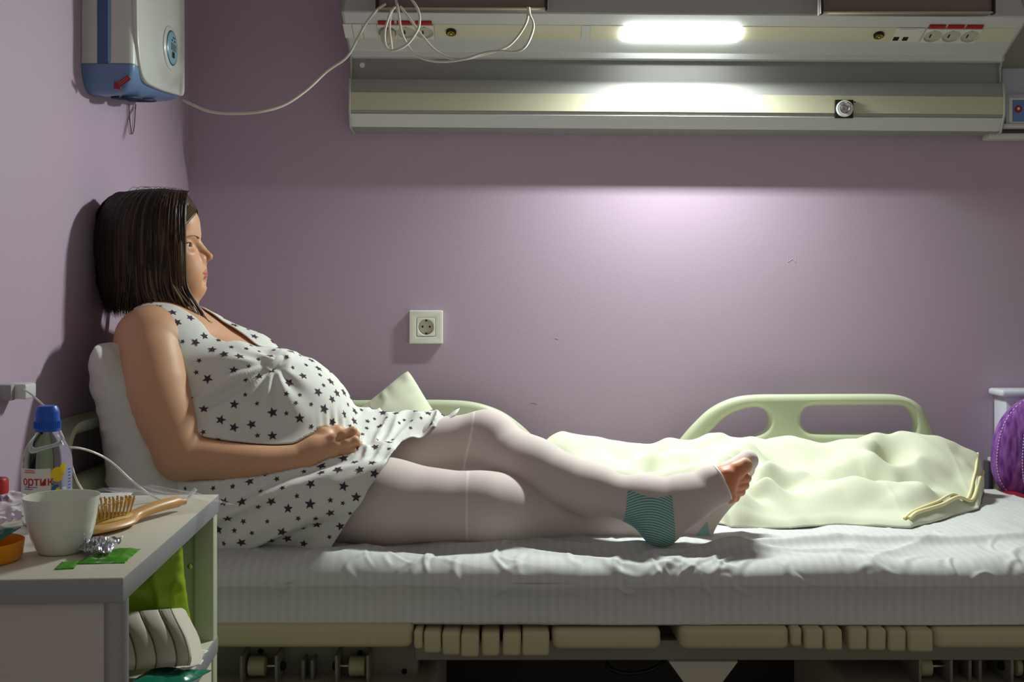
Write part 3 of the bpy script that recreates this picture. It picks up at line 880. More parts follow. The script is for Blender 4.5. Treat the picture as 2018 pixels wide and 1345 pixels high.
# ================================================================ pillows
M_pillow = mat('white_pillowcase', rgb(206, 203, 200), rough=0.75, spec=0.2, bump=0.05, bscale=900)
M_cream = mat('cream_cotton', rgb(208, 212, 188), rough=0.8, spec=0.2, bump=0.06, bscale=800, noise=0.015, nscale=5)
def pillow(name, c, e1, e2, a, b, T, m, seed, parent=None, n=90, bottom=0.0, wr=0.006, tip=0.0, zmin=0.604):
    """two-sided stuffed case with pinched corners; e1, e2 unit axes, a, b half sizes"""
    e1, e2 = np.array(e1, float), np.array(e2, float)
    e1 /= np.linalg.norm(e1); e2 -= e1 * (e1 @ e2); e2 /= np.linalg.norm(e2)
    nn = np.cross(e1, e2)
    w = np.linspace(-1, 1, n); w = np.sign(w) * (1 - (1 - np.abs(w)) ** 1.5)
    U, W = np.meshgrid(w, w, indexing='ij')
    f1, f2 = vnoise(seed), vnoise(seed + 1)
    X = a * U * (1 - 0.085 * (1 - W ** 2) * U ** 2)
    Y = b * W * (1 - 0.085 * (1 - U ** 2) * W ** 2)
    cor = (np.abs(U) * np.abs(W)) ** 6
    X = X * (1 + tip * cor); Y = Y * (1 + tip * cor)
    prof = np.maximum((1 - np.abs(U) ** 2.6) * (1 - np.abs(W) ** 2.6), 0) ** 0.55
    prof = prof * (1 - bottom * W)
    V = []
    for s in (1, -1):
        wrk = wr * (1 - np.abs(f1(U * 3.1 + 7 * s, W * 2.4, s * 2.0))) ** 3 + wr * .5 * f2(U * 5, W * 5, s * 4.0)
        edge = sstep(0.0, 0.25, prof)
        # puckers running in from the seams
        pk = 0.25 * wr * np.sin(U * 38 + 4 * f2(U * 2, W * 2)) * np.exp(-((1 - np.abs(W)) / .16) ** 2) + 0.25 * wr * np.sin(W * 34 + 4 * f1(U * 2, W * 2)) * np.exp(-((1 - np.abs(U)) / .16) ** 2)
        h = T * prof + (wrk + pk) * edge
        p = np.array(c)[None, None, :] + X[..., None] * e1 + Y[..., None] * e2 + (s * h)[..., None] * nn
        V.append(p.reshape(-1, 3))
    I = np.arange(n * n).reshape(n, n)
    Q = np.stack([I[:-1, :-1], I[1:, :-1], I[1:, 1:], I[:-1, 1:]], -1).reshape(-1, 4)
    V = np.concatenate(V); Q = np.concatenate([Q, Q[:, ::-1] + n * n])
    # weld the rim
    rim = np.unique(np.concatenate([I[0], I[-1], I[:, 0], I[:, -1]]))
    mp = np.arange(2 * n * n); mp[rim + n * n] = rim
    Q = mp[Q]
    V[:, 2] = np.maximum(V[:, 2], zmin)
    V[:, 0] = np.maximum(V[:, 0], WX + 0.004)
    used = np.unique(Q); mm = np.full(len(V), -1); mm[used] = np.arange(len(used))
    return npmesh(name, V[used], mm[Q], m, parent)
pil = pillow('pillow', (-0.690, 2.20, 0.795), (0.0, 1, 0.03), (-0.27, 0, 0.96), 0.275, 0.205, 0.086, M_pillow, 31, bottom=0.30, tip=-0.07, wr=0.010)
tag(pil, 'white pillow propped behind the woman\'s back against the headboard', 'pillow')
pil2 = pillow('cream_pillow', (P(768, 890, 2.52).x, 2.52, P(768, 892, 2.52).z), (0.80, 0.10, 0.58), (-0.58, 0.1, 0.80), 0.150, 0.135, 0.060, M_cream, 41, bottom=0.0, tip=-0.05, wr=0.007, n=60)
tag(pil2, 'small cream pillow, its corner up behind the woman\'s lap at the far rail', 'pillow')
# ================================================================ crumpled cream blanket
def build_blanket():
    top = [(1052, 882), (1070, 873), (1100, 861), (1140, 862), (1180, 868), (1225, 876), (1260, 881), (1300, 877), (1330, 873), (1400, 863), (1480, 859), (1560, 867), (1600, 875), (1622, 878), (1650, 873), (1680, 868), (1730, 859), (1770, 857), (1800, 858), (1850, 868), (1900, 886), (1930, 900), (1945, 908)]
    base = [(1050, 2.47), (1150, 2.385), (1250, 2.30), (1330, 2.25), (1400, 2.215), (1428, 2.19), (1440, 2.165), (1470, 2.155), (1500, 2.15), (1559, 2.155), (1594, 2.17), (1634, 2.18), (1688, 2.18), (1741, 2.165), (1795, 2.155), (1837, 2.21), (1888, 2.29), (1928, 2.36), (1941, 2.60)]
    ctl = []
    for x, y in top:
        ctl.append((x, y, 2.565)); 
    pts = [(1440, 1006, 2.19), (1465, 975, 2.215), (1500, 1004, 2.19), (1490, 985, 2.245), (1511, 946, 2.275), (1532, 960, 2.265), (1560, 1008, 2.20), (1572, 988, 2.235), (1607, 975, 2.26), (1640, 962, 2.28), (1688, 946, 2.31), (1736, 944, 2.32), (1781, 950, 2.31), (1821, 962, 2.30), (1875, 979, 2.33),
           (1650, 1012, 2.205), (1700, 1000, 2.23), (1720, 985, 2.25), (1750, 1004, 2.225), (1775, 985, 2.245), (1800, 1014, 2.20), (1830, 996, 2.25), (1850, 1004, 2.26),
           (1551, 925, 2.37), (1585, 940, 2.35), (1520, 920, 2.42), (1650, 920, 2.44), (1690, 932, 2.435), (1744, 924, 2.50), (1755, 905, 2.52), (1722, 901, 2.465), (1717, 922, 2.44), (1730, 881, 2.51), (1690, 898, 2.48), (1772, 926, 2.44), (1808, 904, 2.465), (1859, 897, 2.50), (1900, 914, 2.48), (1935, 930, 2.50), (1928, 962, 2.42), (1880, 940, 2.45), (1630, 905, 2.49), (1580, 895, 2.50),
           (1070, 886, 2.50), (1110, 889, 2.49), (1150, 893, 2.50), (1154, 911, 2.455), (1215, 908, 2.46), (1278, 903, 2.46), (1340, 897, 2.46), (1402, 888, 2.46), (1471, 870, 2.45), (1203, 936, 2.37), (1253, 928, 2.375), (1300, 931, 2.36), (1322, 938, 2.335), (1328, 924, 2.40), (1400, 918, 2.33), (1440, 905, 2.35), (1490, 884, 2.46), (1500, 902, 2.42), (1512, 925, 2.35), (1455, 890, 2.41)]
    ctl += pts
    C = [tuple(P(*q)) for q in ctl]
    def xz(px, D, z): return ((px - CX) * D / F, D, z)
    # valleys that the crests hide, given as heights
    C += [xz(1618, 2.37, .640), (xz(1661, 2.40, .640)), xz(1725, 2.41, .640), xz(1785, 2.41, .642), xz(1835, 2.41, .640), xz(1500, 2.31, .640), xz(1545, 2.315, .645), xz(1278, 2.415, .655), xz(1350, 2.40, .668), xz(1225, 2.50, .690), xz(1300, 2.515, .688), xz(1390, 2.515, .700), xz(1450, 2.52, .712), xz(1530, 2.46, .672), xz(1742, 2.49, .655), xz(1480, 2.36, .664)]
    for px, D in base:
        C.append(xz(px, D, .612))
    for x, y in top:
        q = P(x, y, 2.565); C.append((q.x * 2.63 / 2.565, 2.625, q.z - 0.055))
    C = np.array(C)
    A = C[:, :2] * np.array([1.0, 1.15])
    d = np.linalg.norm(A[:, None] - A[None], axis=2)
    W = np.linalg.solve(d ** 1.25 + 1e-4 * np.eye(len(A)), C[:, 2] - .66)
    nx, ny = 440, 300
    U, Vv = np.meshgrid(np.linspace(0, 1, nx), np.linspace(0, 1, ny), indexing='ij')
    bx = np.array([(px - CX) * D / F for px, D in base]); by = np.array([D for px, D in base])
    x0, x1 = bx[0], P(1943, 0, 2.565).x
    X = x0 + (x1 - x0) * U
    n1, n2, n3 = vnoise(81), vnoise(82), vnoise(83)
    yfr = np.interp(X, bx, by) + 0.004 * n1(X * 26, 0.0, 1.0)
    Vq = Vv ** 1.25
    Yy = yfr + (2.628 - yfr) * Vq
    G = np.stack([X.ravel(), Yy.ravel() * 1.15], 1)
    Z = np.empty(len(G))
    for i in range(0, len(G), 8000):
        Z[i:i + 8000] = (np.linalg.norm(G[i:i + 8000, None] - A[None], axis=2) ** 1.25) @ W + .66
    Z = Z.reshape(X.shape)
    # sharpen the folds
    def blur(A_, r, axis):
        pad = [(0, 0), (0, 0)]; pad[axis] = (r + 1, r)
        c_ = np.cumsum(np.pad(A_, pad, mode='edge'), axis=axis)
        n_ = A_.shape[axis]
        return (np.take(c_, np.arange(2 * r + 1, n_ + 2 * r + 1), axis) - np.take(c_, np.arange(n_), axis)) / (2 * r + 1)
    Zl = Z
    for _ in range(2):
        Zl = blur(blur(Zl, 13, 0), 13, 1)
    Z = Zl + 1.75 * (Z - Zl)
    Zs = blur(blur(Z, 4, 0), 4, 1)
    Z = blur(blur(Zs, 3, 0), 3, 1)
    Z = blur(blur(Z, 2, 0), 3, 1)
    # finer creases
    wx = X + .03 * n1(X * 7, Yy * 7, 2.0); wy = Yy + .03 * n2(X * 7, Yy * 7, 5.0)
    hgt = sstep(.60, .66, Z)
    Z += hgt * (0.0075 * (1 - n1((wx + wy * .8) * 11, (wx * .4 - wy) * 4.0, 3.0) ** 2) ** 9 + 0.0065 * (1 - n2((wx * .9 - wy) * 12, (wx + wy) * 3.6, 8.0) ** 2) ** 9
               - 0.0065 * (1 - n3((wx * .5 + wy) * 10, (wx - wy * .5) * 3.6, 1.0) ** 2) ** 9 + .0016 * n3(X * 26, Yy * 26, 4.0))
    # rounded, puffy borders
    df_ = (Yy - yfr)
    dr = (x1 - X) 
    dl = X - x0
    edge = np.minimum(np.minimum(df_ / 0.022, np.minimum(dr / 0.018, dl / .03)), 1)
    e = np.sqrt(np.maximum(1 - (1 - np.clip(edge, 0, 1)) ** 2, 0))
    zb = 0.606
    Z = zb + np.maximum(Z - zb, 0.004) * (0.08 + .92 * e)
    # the front hangs over a little
    over = (1 - np.clip(df_ / .03, 0, 1)) 
    Yy = Yy - 0.006 * np.sin(np.pi * np.clip((Z - zb) / .06, 0, 1)) * over
    top_ = np.stack([X, Yy, Z], -1).reshape(-1, 3)
    bot = np.stack([X, Yy, np.full_like(Z, zb - .0015)], -1).reshape(-1, 3)
    I = np.arange(nx * ny).reshape(nx, ny)
    Q = np.stack([I[:-1, :-1], I[1:, :-1], I[1:, 1:], I[:-1, 1:]], -1).reshape(-1, 4)
    rim = list(I[:-1, 0]) + list(I[-1, :-1]) + list(I[:0:-1, -1]) + list(I[0, :0:-1])
    R_ = np.array([(rim[i], rim[i - 1], rim[i - 1] + nx * ny, rim[i] + nx * ny) for i in range(len(rim))])
    o = npmesh('blanket', np.concatenate([top_, bot]), np.concatenate([Q, Q[:, ::-1] + nx * ny, R_]), M_cream)
    tag(o, 'crumpled cream blanket heaped along the far side of the bed by the feet', 'blanket')
    T3 = top_.reshape(nx, ny, 3)
    # hem with pale yellow piping along the right end and its front corner
    bv = BVHTree.FromPolygons([tuple(v) for v in top_], Q.tolist())
    def lay(px, D, h):
        p = Vector(((px - CX) * D / F, D, 1.2))
        r = bv.ray_cast(p, Vector((0, 0, -1)))
        z = r[0].z if r[0] is not None else 0.61
        return Vector((p.x, p.y, z + h))
    M_pipe = mat('pale_yellow_hem', rgb(228, 220, 172), rough=0.8)
    for k, (off, r) in enumerate(((0.0, .0042), (10, .003))):
        hp_ = [lay(1937 - off, 2.555, .001), lay(1934 - off, 2.50, .001), lay(1930 - off, 2.45, .001), lay(1916 - off, 2.38, .002), lay(1888 - off, 2.325, .003), lay(1858 - off, 2.275, .003), lay(1830 - off, 2.235, .003), lay(1806 - off, 2.20, .003), lay(1792 - off, 2.175, .002)]
        tube('hem_piping', hp_, r, M_pipe, o, seg=8, n=6)
    return o
blanket = build_blanket()
# ================================================================ things at the right edge
M_ns = mat('white_bedside_table', rgb(206, 210, 218), rough=0.4)
ns = empty('bedside_table', (1.40, 2.74, 0.0), 'white bedside table against the wall beyond the foot of the bed', 'bedside table')
zt = P(0, 769, 2.70).z
box('table_top', P(1975, 0, 2.695).x, 1.75, 2.695, 2.777, zt - 0.018, zt, M_ns, ns, 0.007, 3)
box('table_body', P(1975, 0, 2.695).x + 0.016, 1.74, 2.708, 2.777, 0.05, zt - 0.018, M_ns, ns, 0.002)
for x in (1.26, 1.70):
    lathe('foot', [(0.014, 0), (0.016, 0.05)], (x, 2.74, 0.0), M_dark, ns, seg=12)
# purple plush cushion with rows of stitching
def plush_mat():
    m = mat('purple_plush', rgb(136, 76, 160), rough=0.9, spec=0.1)
    nt = m.node_tree; b = nt.nodes['Principled BSDF']
    b.inputs['Sheen Weight'].default_value = 0.4
    tc = nt.nodes.new('ShaderNodeTexCoord')
    mp = nt.nodes.new('ShaderNodeMapping'); mp.inputs['Scale'].default_value = (90, 90, 24)
    n = nt.nodes.new('ShaderNodeTexNoise'); n.inputs['Scale'].default_value = 1.0; n.inputs['Detail'].default_value = 6
    cr = nt.nodes.new('ShaderNodeValToRGB')
    cr.color_ramp.elements[0].position = .30; cr.color_ramp.elements[0].color = rgb(88, 40, 122)
    cr.color_ramp.elements[1].position = .62; cr.color_ramp.elements[1].color = rgb(158, 98, 182)
    nt.links.new(tc.outputs['Object'], mp.inputs[0]); nt.links.new(mp.outputs[0], n.inputs['Vector'])
    nt.links.new(n.outputs['Fac'], cr.inputs[0]); nt.links.new(cr.outputs[0], b.inputs['Base Color'])
    bp = nt.nodes.new('ShaderNodeBump'); bp.inputs['Strength'].default_value = .8; bp.inputs['Distance'].default_value = .004
    nt.links.new(n.outputs['Fac'], bp.inputs['Height']); nt.links.new(bp.outputs['Normal'], b.inputs['Normal'])
    return m
M_plush = plush_mat()
cu_D = 2.66
zc0, zc1 = P(0, 995, cu_D).z, P(0, 779, cu_D).z
xl = P(1953, 0, cu_D).x
cx_, cz_ = xl + 0.125, (zc0 + zc1) / 2
cz_half = (zc1 - zc0) / 2
cush = empty('cushion', (cx_, cu_D, zc0), 'purple plush cushion with white stitched rows at the foot of the bed', 'cushion')
def cush_pt(u, t, s):
    """u across -1..1, t up -1..1, s front/back"""
    ww = 0.125 * (1 - abs(t) ** 2.4) ** 0.5 * (1.0 - 0.12 * t)
    h = 0.038 * max(0, (1 - abs(u) ** 2.5)) ** .5 * max(0, (1 - abs(t) ** 3)) ** .5
    h *= 1 - 0.10 * (0.5 + 0.5 * math.cos(u * math.pi * 3.2)) 
    return (cx_ + ww * u, cu_D - s * h, cz_ + cz_half * t)
n_ = 40
vv_, ff_ = [], []
for s in (1, -1):
    for i in range(n_ + 1):
        for j in range(n_ + 1):
            vv_.append(cush_pt(-1 + 2 * i / n_, -0.995 + 1.99 * j / n_, s))
for q, s in ((0, 1), ((n_ + 1) ** 2, -1)):
    for i in range(n_):
        for j in range(n_):
            a = q + i * (n_ + 1) + j
            f = (a, a + n_ + 1, a + n_ + 2, a + 1)
            ff_.append(f if s > 0 else f[::-1])
cb = mesh('cushion_body', vv_, ff_, M_plush, cush, 180)
M_stitch = mat('white_stitch', rgb(214, 196, 220), rough=0.8)
for u in (-0.93, -0.50, -0.44, 0.02, 0.08, 0.50, .56):
    bm = bmesh.new()
    N = 34
    for k in range(N):
        t0, t1 = -0.95 + 1.9 * k / N, -0.95 + 1.9 * (k + .52) / N
        a, b = Vector(cush_pt(u, t0, 1)), Vector(cush_pt(u, t1, 1))
        bm_tube(bm, [a + Vector((0, -.0006, 0)), b + Vector((0, -.0006, 0))], 0.0014, 5)
    from_bm('stitching', bm, M_stitch, cush, 60)
# ================================================================ signed-distance modelling
def PN(px, py, D):
    return np.array(P(px, py, D))
class Field:
    def __init__(s, lo, hi, h):
        s.lo = np.array(lo, float); s.h = h
        s.n = np.ceil((np.array(hi) - s.lo) / h).astype(int) + 1
        s.f = np.full(s.n, 0.3, np.float32)
        s.ax = [(s.lo[i] + h * np.arange(s.n[i])).astype(np.float32) for i in range(3)]
    def _win(s, lo, hi):
        a = np.clip(np.floor((np.array(lo) - s.lo) / s.h).astype(int), 0, s.n)
        b = np.clip(np.ceil((np.array(hi) - s.lo) / s.h).astype(int) + 1, 0, s.n)
        if np.any(b <= a):
            return None
        sl = tuple(slice(a[i], b[i]) for i in range(3))
        X = s.ax[0][sl[0]][:, None, None]; Y = s.ax[1][sl[1]][None, :, None]; Z = s.ax[2][sl[2]][None, None, :]
        return sl, X, Y, Z
    def _mix(s, sl, d, k, op):
        a = s.f[sl]
        if op == 'add':
            h = np.maximum(k - np.abs(a - d), 0) / k
            s.f[sl] = np.minimum(a, d) - h * h * k * 0.25
        else:
            d = -d
            h = np.maximum(k - np.abs(a - d), 0) / k
            s.f[sl] = np.maximum(a, d) + h * h * k * 0.25
    def rc(s, a, b, ra, rb=None, k=0.02, op='add', off=0.0):
        """round cone"""
        rb = ra if rb is None else rb
        a = np.array(a, float); b = np.array(b, float)
        ra += off; rb += off
        m = max(ra, rb) + k + 3 * s.h + 0.004
        w = s._win(np.minimum(a, b) - m, np.maximum(a, b) + m)
        if w is None: return
        sl, X, Y, Z = w
        ba = b - a
        l2 = ba @ ba
        if l2 < 1e-10:
            d = np.sqrt((X - a[0]) ** 2 + (Y - a[1]) ** 2 + (Z - a[2]) ** 2) - ra
        else:
            rr = ra - rb
            a2 = l2 - rr * rr
            il2 = 1 / l2
            px, py, pz = X - a[0], Y - a[1], Z - a[2]
            y = px * ba[0] + py * ba[1] + pz * ba[2]
            zz = y - l2
            x2 = (px * l2 - ba[0] * y) ** 2 + (py * l2 - ba[1] * y) ** 2 + (pz * l2 - ba[2] * y) ** 2
            y2 = y * y * l2; z2 = zz * zz * l2
            kk = np.sign(rr) * rr * rr * x2
            d = (np.sqrt(np.maximum(x2 * max(a2, 0) * il2, 0)) + y * rr) * il2 - ra
            d = np.where(np.sign(zz) * a2 * z2 > kk, np.sqrt(x2 + z2) * il2 - rb, d)
            d = np.where(np.sign(y) * a2 * y2 < kk, np.sqrt(x2 + y2) * il2 - ra, d)
        s._mix(sl, d.astype(np.float32), k, op)
    def chain(s, pts, k=0.02, op='add', off=0.0):
        for (a, ra), (b, rb) in zip(pts[:-1], pts[1:]):
            s.rc(a, b, ra, rb, k, op, off)
    def el(s, c, r, R=None, k=0.02, op='add', off=0.0):
        """ellipsoid, R columns are its axes"""
        c = np.array(c, float); r = np.array(r, float) + off
        m = (r.max() if R is not None else r) + k + 3 * s.h
        w = s._win(c - m, c + m)
        if w is None: return
        sl, X, Y, Z = w
        q = [X - c[0], Y - c[1], Z - c[2]]
        if R is not None:
            q = [q[0] * R[0][i] + q[1] * R[1][i] + q[2] * R[2][i] for i in range(3)]
        k0 = np.sqrt((q[0] / r[0]) ** 2 + (q[1] / r[1]) ** 2 + (q[2] / r[2]) ** 2)
        k1 = np.sqrt((q[0] / r[0] ** 2) ** 2 + (q[1] / r[1] ** 2) ** 2 + (q[2] / r[2] ** 2) ** 2)
        d = k0 * (k0 - 1) / np.maximum(k1, 1e-6)
        s._mix(sl, d.astype(np.float32), k, op)
    def surf(s, iso=0.0):
        """naive surface nets -> vertices, quads"""
        f = s.f - iso
        ins = f < 0
        nx, ny, nz = [int(v) for v in s.n]
        cx_ = ins[:-1, :-1, :-1].astype(np.uint8)
        cnt = np.zeros((nx - 1, ny - 1, nz - 1), np.uint8)
        for i in (0, 1):
            for j in (0, 1):
                for k in (0, 1):
                    cnt += ins[i:nx - 1 + i, j:ny - 1 + j, k:nz - 1 + k]
        act = (cnt > 0) & (cnt < 8)
        idx = np.flatnonzero(act)
        ii, jj, kk = np.unravel_index(idx, act.shape)
        cor = {}
        for i in (0, 1):
            for j in (0, 1):
                for k in (0, 1):
                    cor[(i, j, k)] = f[ii + i, jj + j, kk + k]
        acc = np.zeros((len(idx), 3)); num = np.zeros(len(idx))
        for a in cor:
            for ax_ in range(3):
                if a[ax_] == 0:
                    b = list(a); b[ax_] = 1; b = tuple(b)
                    fa_, fb_ = cor[a], cor[b]
                    cr = (fa_ < 0) != (fb_ < 0)
                    t = np.where(cr, fa_ / np.where(cr, fa_ - fb_, 1), 0)
                    for q in range(3):
                        acc[:, q] += np.where(cr, (t if q == ax_ else a[q]), 0)
                    num += cr
        acc /= num[:, None]
        V = s.lo + (np.stack([ii, jj, kk], 1) + acc) * s.h
        lut = np.full(act.size, -1, np.int32)
        lut[idx] = np.arange(len(idx), dtype=np.int32)
        sh = act.shape
        quads = []
        for ax_ in range(3):
            sl0 = [slice(1, -1)] * 3; sl1 = [slice(1, -1)] * 3
            sl0[ax_] = slice(0, -1); sl1[ax_] = slice(1, None)
            a, b = ins[tuple(sl0)], ins[tuple(sl1)]
            e = np.argwhere(a != b)
            if not len(e): continue
            e = e + np.array([0 if q == ax_ else 1 for q in range(3)])
            u, v = [(1, 2), (2, 0), (0, 1)][ax_]
            def cell(du, dv):
                c = e.copy(); c[:, u] -= du; c[:, v] -= dv
                c[:, ax_] = np.minimum(c[:, ax_], sh[ax_] - 1)
                return lut[np.ravel_multi_index((c[:, 0], c[:, 1], c[:, 2]), sh)]
            q = np.stack([cell(1, 1), cell(0, 1), cell(0, 0), cell(1, 0)], 1)
            aa = ins[tuple(e.T)]
            q[~aa] = q[~aa][:, ::-1]
            quads.append(q)
        Q = np.concatenate(quads)
        Q = Q[(Q >= 0).all(1)]
        return V, Q
    def sample(s, V):
        g = (np.asarray(V) - s.lo) / s.h
        g = np.clip(g, 0, s.n - 1.001)
        i = g.astype(int); t = g - i
        r = 0
        for a in (0, 1):
            for b in (0, 1):
                for c in (0, 1):
                    w = (t[:, 0] if a else 1 - t[:, 0]) * (t[:, 1] if b else 1 - t[:, 1]) * (t[:, 2] if c else 1 - t[:, 2])
                    r = r + w * s.f[i[:, 0] + a, i[:, 1] + b, i[:, 2] + c]
        return r
    def normals(s, V):
        h = s.h
        g = np.stack([s.sample(V + np.eye(3)[i] * h) - s.sample(V - np.eye(3)[i] * h) for i in range(3)], 1)
        return g / np.maximum(np.linalg.norm(g, axis=1), 1e-9)[:, None]
def clip_mesh(V, Q, g):
    """keep the part of the surface where g > 0, cutting faces exactly; returns triangles"""
    T = np.concatenate([Q[:, [0, 1, 2]], Q[:, [0, 2, 3]]]) if Q.shape[1] == 4 else Q
    pos = g[T] > 0
    c = pos.sum(1)
    keep = T[c == 3]
    V2 = list(map(tuple, V)); out = []
    cache = {}
    def cut(a, b):
        key = (a, b) if a < b else (b, a)
        if key not in cache:
            t = g[a] / (g[a] - g[b])
            cache[key] = len(V2)
            V2.append(tuple(V[a] + (V[b] - V[a]) * t))
        return cache[key]
    for t, p in zip(T[(c == 1) | (c == 2)].tolist(), pos[(c == 1) | (c == 2)].tolist()):
        n = sum(p)
        while (n == 1 and not p[0]) or (n == 2 and p[0]):
            t = t[1:] + t[:1]; p = p[1:] + p[:1]
        a, b, d = t
        if n == 1:
            out.append((a, cut(a, b), cut(a, d)))
        else:
            ab, ad = cut(a, b), cut(a, d)
            out.append((ab, b, d)); out.append((ab, d, ad))
    T = np.concatenate([keep, np.array(out, int).reshape(-1, 3)])
    V2 = np.array(V2)
    used = np.unique(T)
    m = np.full(len(V2), -1); m[used] = np.arange(len(used))
    return V2[used], m[T]
def relax(V, Q, it=2, lam=0.5, pin=None):
    e = np.concatenate([Q[:, [i, (i + 1) % Q.shape[1]]] for i in range(Q.shape[1])])
    e = np.unique(np.sort(e, 1), axis=0)
    n = len(V)
    deg = np.bincount(e.ravel(), minlength=n).astype(float)
    for _ in range(it):
        for l in (lam, -lam * 1.04):
            S = np.stack([np.bincount(e[:, 0], V[e[:, 1], q], n) + np.bincount(e[:, 1], V[e[:, 0], q], n) for q in range(3)], 1)
            d = l * (S / np.maximum(deg, 1)[:, None] - V)
            if pin is not None: d[pin] = 0
            V = V + d
    return V
# ================================================================ the woman
# head frame: f forward, s towards the camera (her right), u up
HC = PN(296.5, 478, 2.17)
hyaw = math.radians(6)
hpit = math.radians(-1)
HF = np.array([math.cos(hyaw), math.sin(hyaw), 0.0]); HS = np.array([math.sin(hyaw), -math.cos(hyaw), 0.0]); HU = np.array([0, 0, 1.0])
HR = [[HF[i], HS[i], HU[i]] for i in range(3)]
def H(f, s, u):
    return HC + HF * f + HS * s + HU * u
def limb(B, pts, k=.003, n=5):
    c = catmull([P(x, y, d) for x, y, d, r in pts], n)
    R = [q[3] for q in pts]
    rr = np.interp(np.linspace(0, len(R) - 1, len(c)), np.arange(len(R)), R)
    for i in range(len(c) - 1):
        B.rc(np.array(c[i]), np.array(c[i + 1]), rr[i], rr[i + 1], k=k if i else .02)
def torso(B, off=0.0, k=0.05):
    a = dict(k=k, off=off)
    B.rc(PN(335, 705, 2.10), PN(430, 850, 2.11), .095, .105, **a)
    B.rc(PN(345, 705, 2.25), PN(440, 850, 2.24), .095, .105, **a)
    B.rc(PN(352, 688, 2.17), PN(462, 752, 2.17), .085, .076, **a)
    B.rc(PN(440, 880, 2.09), PN(500, 955, 2.09), .10, .095, **a)
    B.rc(PN(440, 880, 2.23), PN(500, 950, 2.23), .10, .095, **a)
    B.el(PN(470, 955, 2.15), (.14, .17, .094), **a)
    B.el(PN(575, 852, 2.165), (.125, .145, .130), k=.035, off=off)
    B.el(PN(540, 780, 2.165), (.10, .12, .075), k=.05, off=off)
    # breasts
    B.el(PN(450, 743, 2.085), (.078, .066, .062), k=.03, off=off)
    B.el(PN(480, 733, 2.255), (.084, .064, .074), k=.03, off=off)
    B.rc(PN(385, 655, 2.27), PN(470, 712, 2.255), .046, .056, k=.03, off=off)
def thighs(B, off=0.0, k=0.03):
    B.rc(PN(505, 968, 2.065), PN(760, 990, 2.055), .090, .073, k=k, off=off)
    B.rc(PN(505, 945, 2.25), PN(740, 905, 2.235), .090, .069, k=k, off=off)
def leg_near(B, off=0.0):
    k = .03
    B.rc(PN(505, 968, 2.065), PN(760, 990, 2.055), .090, .073, k=k, off=off)
    B.rc(PN(760, 990, 2.055), PN(955, 1004, 2.05), .073, .060, k=k, off=off)
    B.rc(PN(955, 1003, 2.052), PN(1000, 1008, 2.066), .060, .056, k=.03, off=off)
    B.rc(PN(1000, 1008, 2.066), PN(1060, 1012, 2.090), .056, .049, k=.03, off=off)
    B.rc(PN(1060, 1012, 2.095), PN(1200, 1028, 2.115), .048, .037, k=.02, off=off)
    B.rc(PN(1200, 1028, 2.115), PN(1318, 1040, 2.105), .037, .030, k=.02, off=off)
    pass
    # near (right) foot, mostly behind the other
    B.rc(PN(1318, 1040, 2.105), PN(1368, 1048, 2.10), .030, .026, k=.02, off=off)
    B.rc(PN(1330, 1028, 2.10), PN(1430, 950, 2.115), .030, .026, k=.025, off=off)
    B.rc(PN(1368, 1048, 2.10), PN(1430, 965, 2.115), .022, .024, k=.025, off=off)
    B.rc(PN(1425, 948, 2.10), PN(1474, 908, 2.125), .023, .017, k=.02, off=off)
    B.rc(PN(1430, 960, 2.13), PN(1468, 925, 2.15), .022, .016, k=.02, off=off)
def leg_far(B, off=0.0):
    k = .03
    B.rc(PN(505, 945, 2.25), PN(740, 905, 2.235), .090, .069, k=k, off=off)
    B.rc(PN(740, 905, 2.235), PN(955, 873, 2.185), .069, .056, k=k, off=off)
    B.rc(PN(955, 873, 2.185), PN(1050, 926, 2.115), .055, .055, k=.02, off=off)
    B.rc(PN(1050, 926, 2.115), PN(1170, 968, 2.045), .055, .042, k=.02, off=off)
    B.rc(PN(1170, 968, 2.045), PN(1268, 990, 2.000), .042, .033, k=.02, off=off)
    B.el(PN(968, 852, 2.175), (.035, .035, .030), k=.03, off=off)
    # far (left) foot, sole turned to the camera
    B.rc(PN(1268, 990, 2.01), PN(1302, 1036, 1.995), .033, .031, k=.03, off=off)
    B.rc(PN(1302, 1036, 1.995), PN(1360, 1000, 2.005), .030, .026, k=.02, off=off)
    B.rc(PN(1275, 985, 2.01), PN(1345, 975, 2.02), .032, .029, k=.03, off=off)
    B.rc(PN(1345, 975, 2.02), PN(1418, 946, 2.025), .029, .021, k=.025, off=off)
    B.rc(PN(1345, 992, 2.005), PN(1424, 968, 2.010), .028, .021, k=.025, off=off)
    B.rc(PN(1400, 948, 2.02), PN(1425, 942, 2.02), .022, .021, k=.015, off=off)
    B.el(PN(1428, 950, 2.004), (.018, .011, .020), k=.012, off=off)
def legs(B, off=0.0):
    leg_near(B, off)
    leg_far(B, off)
